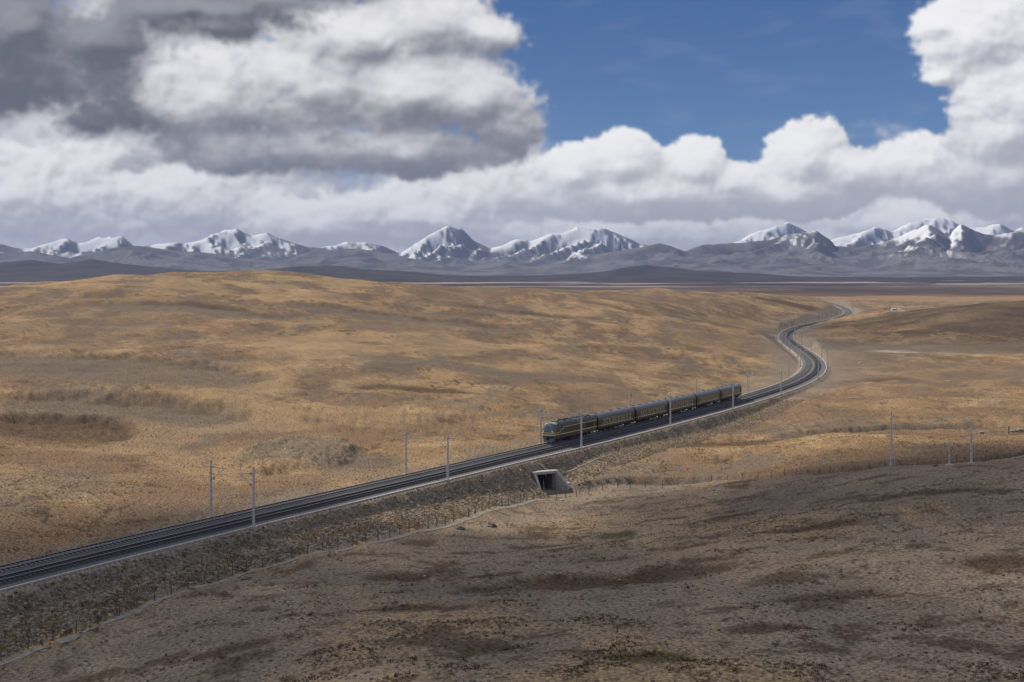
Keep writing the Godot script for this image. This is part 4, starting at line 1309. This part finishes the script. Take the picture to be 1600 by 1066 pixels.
func make_locomotive() -> Node3D:
	var o := Node3D.new()
	o.name = "locomotive"
	var outline := [Vector2(-12.1, 1.0), Vector2(11.5, 0.98), Vector2(11.95, 1.35), Vector2(12.12, 1.72), Vector2(12.14, 2.0), Vector2(12.02, 2.4), Vector2(11.7, 2.85), Vector2(11.2, 3.45), Vector2(10.75, 3.85), Vector2(10.2, 4.08), Vector2(9.4, 4.2), Vector2(-11.8, 4.2), Vector2(-12.12, 3.9)]
	var zs := [-1.55, -1.48, -1.34, -1.12, -0.85, 0.0, 0.85, 1.12, 1.34, 1.48, 1.55]
	var rings: Array = []
	for z in zs:
		var ring := PackedVector3Array()
		for p in outline:
			ring.append(hull_point(p.x, p.y, z))
		rings.append(ring)
	var s := Shape.new()
	s.loft(rings)
	part("body", s, "body green", o)
	s = hull_patch([outline[1], outline[2], outline[3], outline[4], outline[5], Vector2(11.95, 2.5)], zs, 0.02)
	part("nose_panel", s, "front blue", o)
	s = hull_patch([Vector2(11.98, 2.46), Vector2(11.7, 2.85), Vector2(11.2, 3.45), Vector2(10.78, 3.83)], [-1.48, -1.34, -1.12, -0.85, -0.08], 0.045)
	part("windscreen", s, "windscreen", o)
	s = hull_patch([Vector2(11.98, 2.46), Vector2(11.7, 2.85), Vector2(11.2, 3.45), Vector2(10.78, 3.83)], [0.08, 0.85, 1.12, 1.34, 1.48], 0.045)
	part("windscreen", s, "windscreen", o)
	s = hull_patch([Vector2(11.98, 2.46), Vector2(11.7, 2.85), Vector2(11.2, 3.45), Vector2(10.75, 3.85)], [-1.55, -1.5, -0.0, 1.5, 1.55], 0.02)
	part("windscreen_frame", s, "front blue", o)
	s = hull_patch([Vector2(10.8, 3.82), Vector2(10.75, 3.85), Vector2(10.2, 4.08), Vector2(9.7, 4.17)], [-1.34, -1.12, -0.85, 0.0, 0.85, 1.12, 1.34], 0.06)
	part("visor", s, "visor", o)
	s = hull_patch([Vector2(12.08, 1.58), Vector2(12.12, 1.72), Vector2(12.135, 1.86)], zs, 0.05)
	part("front_band", s, "stripe", o)
	s = hull_patch([Vector2(12.13, 2.06), Vector2(12.09, 2.2)], zs, 0.05)
	part("front_band", s, "stripe", o)
	for z in [-1.0, 1.0]:
		s = Shape.new()
		s.tube(Vector3(11.6, 2.36, z * 0.98), Vector3(11.98, 2.36, z * 0.98), 0.25, 0.25, 12)
		var lamp := part("headlight", s, "black iron", o)
		s = Shape.new()
		s.tube(Vector3(11.98, 2.36, z * 0.98), Vector3(12.03, 2.36, z * 0.98), 0.22, 0.17, 12)
		part("lens", s, "lamp glass", lamp)
		s = Shape.new()
		s.box(Vector3(-0.35, 1.73, z * 1.562), Vector3(23.4, 0.15, 0.03))
		part("stripe", s, "stripe", o)
		s = Shape.new()
		s.box(Vector3(-2.4, 3.12, z * 1.562), Vector3(19.2, 0.11, 0.03))
		part("stripe", s, "stripe", o)
		s = Shape.new()
		var a := Vector2(7.18, 3.12)
		var b := Vector2(9.35, 2.13)
		s.box(Vector3((a.x + b.x) / 2, (a.y + b.y) / 2, z * 1.566), Vector3(a.distance_to(b) + 0.1, 0.11, 0.03), Basis(Vector3.BACK, (b - a).angle()))
		part("stripe", s, "stripe", o)
		s = Shape.new()
		s.box(Vector3(10.3, 2.13, z * 1.562), Vector3(2.0, 0.12, 0.03))
		part("stripe", s, "stripe", o)
		s = Shape.new()
		s.box(Vector3(9.35, 3.02, z * 1.560), Vector3(1.05, 0.72, 0.03))
		var cab := part("cab_window", s, "visor", o)
		s = Shape.new()
		s.box(Vector3(9.35, 3.02, z * 1.574), Vector3(0.88, 0.56, 0.03))
		part("pane", s, "glass", cab)
		s = Shape.new()
		s.box(Vector3(8.2, 2.2, z * 1.557), Vector3(0.7, 1.9, 0.02))
		part("cab_door", s, "grille", o)
		for k in 9:
			s = Shape.new()
			s.box(Vector3(-11.2 + k * 0.62, 2.44, z * 1.565), Vector3(0.40, 0.86, 0.035))
			part("louvre", s, "tank grey" if k == 1 else "grille", o)
		for x in [-4.2, -1.6, 1.0, 3.6, 5.6]:
			s = Shape.new()
			s.box(Vector3(x, 2.55, z * 1.562), Vector3(0.85, 0.62, 0.03))
			part("side_window", s, "glass", o)
		s = Shape.new()
		s.tube(Vector3(8.72, 1.5, z * 1.64), Vector3(8.72, 2.9, z * 1.64), 0.025, 0.025, 5)
		s.tube(Vector3(7.68, 1.5, z * 1.64), Vector3(7.68, 2.9, z * 1.64), 0.025, 0.025, 5)
		part("handrail", s, "thin metal", o)
		s = Shape.new()
		s.box(Vector3(-0.2, 0.92, z * 1.5), Vector3(23.0, 0.18, 0.08))
		part("side_sill", s, "black iron", o)
	var arch := [Vector2(1.575, 3.34), Vector2(1.55, 3.62), Vector2(1.44, 3.86), Vector2(1.16, 4.10), Vector2(0.8, 4.235), Vector2(0.25, 4.27)]
	s = Shape.new()
	s.loft([section(arch, -12.14), section(arch, 8.55)])
	var roof := part("roof", s, "loco roof", o)
	for x in [-9.2, -7.0, -4.8]:
		s = Shape.new()
		s.tube(Vector3(x, 4.2, 0), Vector3(x, 4.42, 0), 0.95, 0.9, 20)
		part("fan_housing", s, "grille", roof)
	for b in [[-2.2, 1.6, 0.9], [1.2, 2.4, 1.2], [4.6, 1.2, 1.5], [7.2, 1.5, 0.7]]:
		s = Shape.new()
		s.bevelled(Vector3(b[0], 4.36, 0), Vector3(b[1], 0.26, b[2]), 0.15)
		part("roof_hatch", s, "grille", roof)
	s = Shape.new()
	s.bevelled(Vector3(8.9, 4.34, 0), Vector3(0.7, 0.34, 1.2), 0.12)
	part("roof_lamp", s, "visor", roof)
	for z in [-0.5, 0.5]:
		s = Shape.new()
		s.tube(Vector3(8.0, 4.5, z), Vector3(8.6, 4.5, z), 0.05, 0.12, 8)
		part("horn", s, "thin metal", roof)
	s = Shape.new()
	s.loft([PackedVector3Array([Vector3(11.1, 0.18, 1.3), Vector3(11.1, 0.18, -1.3), Vector3(11.1, 1.02, -1.45), Vector3(11.1, 1.02, 1.45)]), PackedVector3Array([Vector3(12.0, 0.22, 0.9), Vector3(12.0, 0.22, -0.9), Vector3(11.75, 1.04, -1.2), Vector3(11.75, 1.04, 1.2)])])
	part("snow_plough", s, "front blue", o)
	s = Shape.new()
	s.box(Vector3(12.15, 0.9, 0), Vector3(0.7, 0.3, 0.34))
	part("coupler", s, "black iron", o)
	s = Shape.new()
	s.bevelled(Vector3(0, 0.58, 0), Vector3(6.2, 0.75, 2.7), 0.15)
	part("fuel_tank", s, "black iron", o)
	for x in [-7.6, 7.6]:
		bogie(o, x, [-1.9, 0.0, 1.9])
	return o

func make_train() -> void:
	var arc := tab(line_arc, 281.5)
	var engine := make_locomotive()
	add_child(engine, true)
	tag(engine, "dark green diesel locomotive with yellow stripes and blue nose, leading the train", "locomotive")
	stand(engine, arc + 11.6, 7.2, 0.945)
	var words := ["first dark green passenger coach, coupled directly behind the locomotive", "second dark green passenger coach, its windows between two masts", "third dark green passenger coach, in the middle, crossed by a mast", "fourth dark green passenger coach, second from the rear of the train", "last dark green passenger coach, at the rear end of the train"]
	var first := make_coach()
	for k in 5:
		var o: Node3D = first if k == 0 else first.duplicate()
		o.name = "passenger_coach"
		add_child(o, true)
		tag(o, words[k], "train coach", "passenger coaches of the train")
		stand(o, arc + 23.5 + 12.2 + k * 24.35, 8.3, 0.918)

# ---------------------------------------------------------------- fences, poles, stones, huts
func make_fence(label: String, from_x: float, to_x: float, step: float) -> void:
	var root := thing("wire_fence", label, "fence", Vector3.ZERO, "wire fences")
	var post := Shape.new()
	post.tube(Vector3(0, -0.3, 0), Vector3(0, 1.38, 0), 0.065, 0.05, 6)
	var post_mesh := post.mesh()
	var spots: Array[Vector3] = []
	var x := from_x
	while x < to_x:
		var far := fence_far(x)
		spots.append(at_ground(x, far))
		var slope := fence_far(x + 0.5) - fence_far(x - 0.5)
		x += step / sqrt(1.0 + slope * slope) * rng.randf_range(0.92, 1.08)
	var strands := Shape.new()
	for k in spots.size():
		var o := put("post", post_mesh, paint["dark post"], root)
		o.position = spots[k]
		o.rotation = Vector3(rng.randf_range(-0.04, 0.04), rng.randf() * 3.0, rng.randf_range(-0.05, 0.05))
		o.scale = Vector3(1, rng.randf_range(0.9, 1.08), 1)
		if k:
			for h in [0.35, 0.7, 1.05, 1.28]:
				strands.tube(spots[k - 1] + Vector3(0, h, 0), spots[k] + Vector3(0, h, 0), 0.006, 0.006, 3, false)
	part("wires", strands, "wire", root)

func make_ways() -> void:
	var line: Array = []
	for p in [Vector2(-78, 62), Vector2(-50.9, 120.2), Vector2(-47.3, 125.7), Vector2(-43.2, 131.3), Vector2(-37.4, 144.6), Vector2(-30.3, 162.4), Vector2(-19.8, 178.1), Vector2(-9.2, 201.7), Vector2(-1.8, 221.6), Vector2(3.6, 236.6), Vector2(8.0, 243.2)]:
		line.append(p)
	structure(put("path", ribbon(line, 0.85, 0.04, 0.02).mesh(), paint["path soil"]))

func make_poles() -> void:
	# tall pole with a stay frame round its foot
	var o := thing("utility_pole", "tall pale utility pole with a white guard frame round its foot, beside the dirt road", "utility pole", at_ground(60.2, 217.2), "utility poles by the dirt road")
	var s := Shape.new()
	s.tube(Vector3(0, -0.5, 0), Vector3(0, 8.5, 0), 0.20, 0.10, 10)
	part("pole", s, "galvanised", o)
	for x in [-0.42, 0.42]:
		s = Shape.new()
		s.tube(Vector3(x, -0.3, 0.25), Vector3(x, 1.25, 0.25), 0.09, 0.09, 8)
		part("guard_post", s, "concrete", o)
	s = Shape.new()
	s.box(Vector3(0, 1.28, 0.25), Vector3(1.02, 0.14, 0.2))
	part("guard_rail", s, "concrete", o)
	s = Shape.new()
	s.tube(Vector3(0, 8.45, 0), Vector3(0, 8.75, 0), 0.05, 0.03, 6)
	part("pin", s, "insulator", o)
	# low T shaped pole
	o = thing("utility_pole", "short T-shaped pole with a crossbar, between the two tall poles", "utility pole", at_ground(67.6, 211.6), "utility poles by the dirt road")
	s = Shape.new()
	s.tube(Vector3(0, -0.4, 0), Vector3(0, 3.7, 0), 0.11, 0.085, 8)
	part("pole", s, "galvanised", o)
	s = Shape.new()
	s.box(Vector3(0, 3.2, 0), Vector3(1.9, 0.12, 0.12), Basis(Vector3.UP, 0.4))
	part("crossbar", s, "thin metal", o)
	for x in [-0.8, 0.0, 0.8]:
		s = Shape.new()
		s.tube(Vector3(x, 3.22, -x * 0.4), Vector3(x, 3.48, -x * 0.4), 0.07, 0.05, 6)
		part("insulator", s, "insulator", o)
	s = Shape.new()
	s.bevelled(Vector3(0, 0.0, 0), Vector3(1.1, 0.35, 0.9), 0.15)
	part("footing", s, "concrete", o)
	# second tall pole
	o = thing("utility_pole", "tall grey utility pole farthest right, with a short arm near its top", "utility pole", at_ground(71.4, 212.8), "utility poles by the dirt road")
	s = Shape.new()
	s.tube(Vector3(0, -0.5, 0), Vector3(0, 6.9, 0), 0.17, 0.12, 10)
	part("pole", s, "galvanised", o)
	s = Shape.new()
	s.box(Vector3(0, 6.1, 0), Vector3(1.0, 0.10, 0.10))
	part("crossbar", s, "thin metal", o)
	s = Shape.new()
	s.bevelled(Vector3(0, 0.0, 0), Vector3(0.9, 0.3, 0.9), 0.12)
	part("footing", s, "concrete", o)
	# marker post by the low wall
	o = thing("marker_post", "short dark marker post standing at the low pale wall on the right", "post", at_ground(101.6, 280.0))
	s = Shape.new()
	s.bevelled(Vector3(0, 0.75, 0), Vector3(0.22, 1.7, 0.22), 0.03)
	part("shaft", s, "dark post", o)
	s = Shape.new()
	s.bevelled(Vector3(0, 1.66, 0), Vector3(0.3, 0.14, 0.3), 0.05)
	part("cap", s, "pale rock", o)

func make_wall() -> void:
	var o := thing("low_wall", "low broken pale stone wall on the grass near the right frame edge", "wall", Vector3.ZERO)
	var p := Vector2(97.6, 284.6)
	for k in 14:
		var w := rng.randf_range(0.9, 1.5)
		if rng.randf() < 0.25:
			p += Vector2(w, 0.3)
			continue
		var s := Shape.new()
		var h := rng.randf_range(0.35, 0.75)
		var at := at_ground(p.x, p.y, h * 0.35)
		s.bevelled(at, Vector3(w * 0.95, h, rng.randf_range(0.6, 0.9)), 0.12)
		part("stone", s, "rubble", o)
		p += Vector2(w, rng.randf_range(0.1, 0.55))

func rock_mesh(at_seed: int, flat: float) -> ArrayMesh:
	var s := Shape.new()
	var f := FastNoiseLite.new()
	noise_of(f, FastNoiseLite.TYPE_SIMPLEX, at_seed, 1.1, 3)
	var grid: Array = []
	for j in 9:
		var ring := PackedVector3Array()
		var el := lerpf(-PI / 2, PI / 2, j / 8.0)
		for i in 12:
			var az := TAU * i / 12.0
			var d := Vector3(cos(az) * cos(el), sin(el), sin(az) * cos(el))
			d *= 0.5 * (1.0 + 0.55 * f.get_noise_3dv(d * 1.3))
			d.y = snappedf(d.y * flat, 0.04)
			ring.append(d)
		grid.append(ring)
	for j in 8:
		for i in 12:
			var m := (i + 1) % 12
			s.quad(grid[j][i], grid[j + 1][i], grid[j + 1][m], grid[j][m])
	return s.mesh()

func make_rocks() -> void:
	var spots := [
		[Vector2(-7.4, 198.4), 1.05, 0.6, "grey boulder, left one of the pair above the bare hillside", "rock"], [Vector2(-3.0, 204.0), 1.35, 0.6, "larger grey boulder, right one of the pair above the bare hillside", "rock"],
		[Vector2(-4.6, 203.0), 0.6, 0.6, "small pale stone between the two grey boulders", "pale rock"], [Vector2(-30.3, 156.2), 0.95, 0.5, "pale grey boulder beside the fence path at lower left", "rock"],
		[Vector2(-35.1, 150.0), 0.7, 0.5, "small dark stone below the fence path, left of the pale boulder", "rock"], [Vector2(161.0, 632.0), 1.7, 0.5, "white rock lying in the grass right of the S bend", "pale rock"],
		[Vector2(36.1, 240.5), 0.8, 0.5, "flat white stone just below the dirt road", "pale rock"], [Vector2(35.3, 232.7), 0.6, 0.5, "small white stone on the bare slope below the dirt road", "pale rock"],
		[Vector2(65.2, 210.8), 0.8, 0.6, "tan stone lying left of the T-shaped pole", "rock"], [Vector2(8.8, 240.5), 0.7, 0.5, "pale stone on the track right of the culvert mouth", "pale rock"]]
	for k in spots.size():
		var r = spots[k]
		var o := put("boulder", rock_mesh(300 + k, r[2]), paint[r[4]])
		o.position = at_ground(r[0].x, r[0].y, r[1] * r[2] * 0.22)
		o.scale = Vector3(r[1] * 1.25, r[1], r[1])
		o.rotation.y = k * 1.3
		tag(o, r[3], "boulder", "loose boulders")

func make_huts() -> void:
	var words := ["tiny white flat-roofed building on the far plain, left one of two", "tiny white building on the far plain, right one of two"]
	for k in 2:
		var o := thing("white_hut", words[k], "building", at_ground(506.0 + k * 7.0, 1815.0 - k * 4.0, 0.0), "white buildings on the far plain")
		var s := Shape.new()
		var w := [5.4, 4.0][k] as float
		s.box(Vector3(0, 1.3, 0), Vector3(w, 3.2, 4))
		part("wall", s, "white wall", o)
		s = Shape.new()
		s.loft([PackedVector3Array([Vector3(-w / 2 - 0.3, 2.9, 2.3), Vector3(-w / 2 - 0.3, 2.9, -2.3), Vector3(-w / 2 - 0.3, 3.8, 0)]), PackedVector3Array([Vector3(w / 2 + 0.3, 2.9, 2.3), Vector3(w / 2 + 0.3, 2.9, -2.3), Vector3(w / 2 + 0.3, 3.8, 0)])])
		part("roof", s, "tin roof", o)
		s = Shape.new()
		s.box(Vector3(-w * 0.2, 1.1, 2.01), Vector3(0.9, 2.0, 0.05))
		part("door", s, "dark opening", o)
		s = Shape.new()
		s.box(Vector3(w * 0.22, 1.5, 2.01), Vector3(1.3, 1.1, 0.05))
		part("window", s, "glass", o)

# ---------------------------------------------------------------- grass and stones, too many to count
func tuft_mesh(at_seed: int, blades: int, spread: float) -> ArrayMesh:
	var r := RandomNumberGenerator.new()
	r.seed = at_seed
	var v := PackedVector3Array()
	var n := PackedVector3Array()
	var c := PackedColorArray()
	for k in blades:
		var a := r.randf() * TAU
		var d := Vector3(cos(a), 0, sin(a))
		var root := d * r.randf() * spread * 0.5
		var side := Vector3(-d.z, 0, d.x) * r.randf_range(0.04, 0.075)
		var tip := root + d * r.randf_range(0.05, 0.55) * spread + Vector3(0, r.randf_range(0.5, 1.0), 0)
		var m := (Vector3.UP * 0.8 + d * 0.5).normalized()
		v.append_array([root - side, root + side, tip])
		n.append_array([m, m, m])
		var t := r.randf_range(0.78, 1.0)
		c.append_array([Color(t * 0.9, t * 0.88, t * 0.84), Color(t * 0.9, t * 0.88, t * 0.84), Color(t, t, t)])
	var arrays := []
	arrays.resize(Mesh.ARRAY_MAX)
	arrays[Mesh.ARRAY_VERTEX] = v
	arrays[Mesh.ARRAY_NORMAL] = n
	arrays[Mesh.ARRAY_COLOR] = c
	var mesh := ArrayMesh.new()
	mesh.add_surface_from_arrays(Mesh.PRIMITIVE_TRIANGLES, arrays)
	return mesh

func scatter(called: String, mesh: Mesh, material: Material, spots: PackedFloat32Array) -> void:
	var many := MultiMesh.new()
	many.transform_format = MultiMesh.TRANSFORM_3D
	many.use_colors = true
	many.mesh = mesh
	many.instance_count = spots.size() / 16
	many.buffer = spots
	var o := MultiMeshInstance3D.new()
	o.name = called
	o.multimesh = many
	o.material_override = material
	o.set_meta("kind", "stuff")
	add_child(o, true)

func add_spot(b: PackedFloat32Array, p: Vector3, turn: float, wide: float, high: float, c: Color) -> void:
	var k := cos(turn) * wide
	var s := sin(turn) * wide
	b.append_array([k, 0, s, p.x, 0, high, 0, p.y, -s, 0, k, p.z, c.r, c.g, c.b, 1.0])

func make_growth() -> void:
	var beds: Array[PackedFloat32Array] = [PackedFloat32Array(), PackedFloat32Array(), PackedFloat32Array()]
	var stones := PackedFloat32Array()
	var pale := Color(0.85, 0.75, 0.60)
	var gold := Color(0.72, 0.61, 0.475)
	var rust := Color(0.56, 0.465, 0.375)
	var dull := Color(0.49, 0.43, 0.365)
	for k in 230000:
		var far := 84.0 * pow(430.0 / 84.0, pow(rng.randf(), 1.15))
		var x := rng.randf_range(-0.43, 0.43) * far
		var pick := rng.randf()
		var f := foot(x, far)
		var out := absf(f.y) - half_width(f.x)
		if out < 1.4 or Vector2(x, far).distance_to(MOUTH + MOUTH_OUT * 4.0) < 6.5:
			continue
		var off_path := fence_far(x) - far
		if off_path > (-0.7 if x < 9.0 else -3.0) and off_path < (1.8 if x < 9.0 else 3.0):
			continue
		var front := off_path > 0.0
		var p := patch.get_noise_2d(x * 0.8, far * 0.55)
		var q := streak.get_noise_2d(x * 1.6 + 12.0, far * 1.6)
		var b := hump.get_noise_2d(x, far)
		var bank := f.y > 0.0 and not front and f.x < 330.0 and out < 24.0
		if bank:
			if pick > smoothstep(0.0, 0.4, b + 0.5 * q + 0.2) * (0.3 + 0.45 * smoothstep(1.5, 9.0, out)):
				continue
		elif front:
			if pick > 0.03 + 0.6 * smoothstep(0.1, 0.5, q + 0.6 * p + 0.5 * b):
				continue
		elif pick > 0.30 + 0.7 * smoothstep(-0.3, 0.3, q - p):
			continue
		var c := gold.lerp(pale, rng.randf()) if not front else dull.lerp(rust, rng.randf()).lerp(gold, 0.55 * rng.randf() * smoothstep(0.0, 0.4, p + q + 0.2))
		if not front:
			c = c.lerp(rust, 0.7 * smoothstep(-0.05, 0.35, p) * rng.randf())
		if bank:
			c = gold.lerp(pale, rng.randf()).lerp(dull, 0.4 * rng.randf())
		c = c.lerp(Color(0.25, 0.20, 0.15), 0.10 + 0.34 * rng.randf())
		if not bank and absf(height_at(x, far + 1.0) - height_at(x, far - 1.0)) > 0.55:
			continue
		var big := rng.randf_range(0.11, 0.25) * (1.5 if bank else 1.0)
		if rng.randf() < 0.06:
			big *= 1.6
		add_spot(beds[k % 3], at_ground(x, far, -0.02), rng.randf() * TAU, big * (1.9 if front else 1.5), big * (0.75 if front else 1.0), c)
	for k in 46000:
		var far := 84.0 * pow(330.0 / 84.0, rng.randf())
		var x := rng.randf_range(-0.42, 0.42) * far
		var f := foot(x, far)
		var out := absf(f.y) - half_width(f.x)
		if out < 0.6:
			continue
		var front := fence_far(x) - far
		var chance := 0.22 if front > 0.0 else (0.75 if f.y > 0.0 and out < 12.0 and f.x < 340.0 else 0.05)
		if rng.randf() > chance:
			continue
		if Vector2(x, far).distance_to(MOUTH + MOUTH_OUT * 3.0) < 4.5:
			continue
		var t := rng.randf_range(0.34, 0.58)
		if rng.randf() < 0.07:
			t = rng.randf_range(0.6, 0.8)
		var big := 0.06 + 0.22 * pow(rng.randf(), 3.0)
		add_spot(stones, at_ground(x, far, big * 0.1), rng.randf() * TAU, big * 1.3, big, Color(t, t * 0.92, t * 0.82))
	# the gravel slope: clumps of stone and straw
	for k in 30000:
		var d := 126.0 * pow(430.0 / 126.0, rng.randf())
		var out := rng.randf_range(0.7, 11.0)
		var p := on_line(d, half_width(d) + out)
		if Vector2(p.x, -p.z).distance_to(MOUTH + MOUTH_OUT * 2.5) < 5.0 or fence_far(p.x) > -p.z - 0.6:
			continue
		var b := hump.get_noise_2d(p.x * 1.6, -p.z * 1.6)
		if k % 3 == 0:
			if b + 0.25 * rng.randf() < 0.12:
				continue
			var big := rng.randf_range(0.18, 0.46)
			add_spot(beds[k % 2], at_ground(p.x, -p.z, -0.02), rng.randf() * TAU, big * 1.7, big, gold.lerp(pale, rng.randf()).lerp(dull, 0.5 * rng.randf()))
		else:
			var t := rng.randf_range(0.38, 0.68)
			var big := 0.09 + 0.30 * pow(rng.randf(), 2.2)
			add_spot(stones, at_ground(p.x, -p.z, big * 0.05), rng.randf() * TAU, big * 1.3, big, Color(t, t * 0.91, t * 0.79))
	for k in 3:
		scatter("dry_grass", tuft_mesh(900 + k, 11, 0.62), paint["straw"], beds[k])
	scatter("loose_stones", rock_mesh(777, 0.7), paint["stone"], stones)

# ---------------------------------------------------------------- clouds that stand between the sun and the ground: high, outside the view
func make_cloud(label: String, mid: Vector2, wide: float, deep: float, turn: float, high: float, size: float, vapour := "cloud") -> void:
	var towards := sun.global_basis.z
	var lift := towards * (high / towards.y)
	var o := thing("cloud", label, "cloud", Vector3(mid.x, 10.0, -mid.y) + lift)
	o.set_meta("kind", "structure")
	var ball := rock_mesh(4000, 0.4)
	var step := size * 0.56
	for j in range(-int(deep / step) - 1, int(deep / step) + 2):
		for i in range(-int(wide / step) - 1, int(wide / step) + 2):
			var p := Vector2(i + 0.5 * (j & 1) + rng.randf_range(-0.2, 0.2), j * 0.87 + rng.randf_range(-0.2, 0.2)) * step
			var r := Vector2(p.x / wide, p.y / deep).length() + rng.randf_range(-0.12, 0.12)
			if r > 1.0:
				continue
			p = p.rotated(turn)
			var m := put("puff", ball, paint[vapour], o)
			var s := size * rng.randf_range(0.8, 1.15)
			m.position = Vector3(p.x, rng.randf_range(-0.2, 0.2) * size, -p.y)
			m.scale = Vector3(s, s * 0.6, s)
			m.rotation.y = rng.randf() * TAU

func make_clouds() -> void:
	make_cloud("cloud high above the near hillside", Vector2(58, 104), 166, 118, 0.34, 900, 52)
	make_cloud("cloud high above the right hill", Vector2(400, 960), 240, 230, 0.0, 1100, 170, "thin cloud")
	make_cloud("broad cloud high above the far plain", Vector2(900, 3950), 2300, 950, 0.0, 1900, 560)

func build_all() -> void:
	rng.seed = 20240
	make_materials()
	ground_noises()
	survey_grid()
	line_tables()
	make_ground()
	make_far_land()
	make_railway()
	make_culvert()
	make_masts()
	make_train()
	make_ways()
	make_fence("dark wire fence along the foot of the embankment, left of the culvert", -79.0, 12.5, 2.9)
	make_fence("dark wire fence along the dirt road on the right", 14.0, 128.0, 3.0)
	make_poles()
	make_wall()
	make_huts()
	make_rocks()
	make_growth()
	make_clouds()
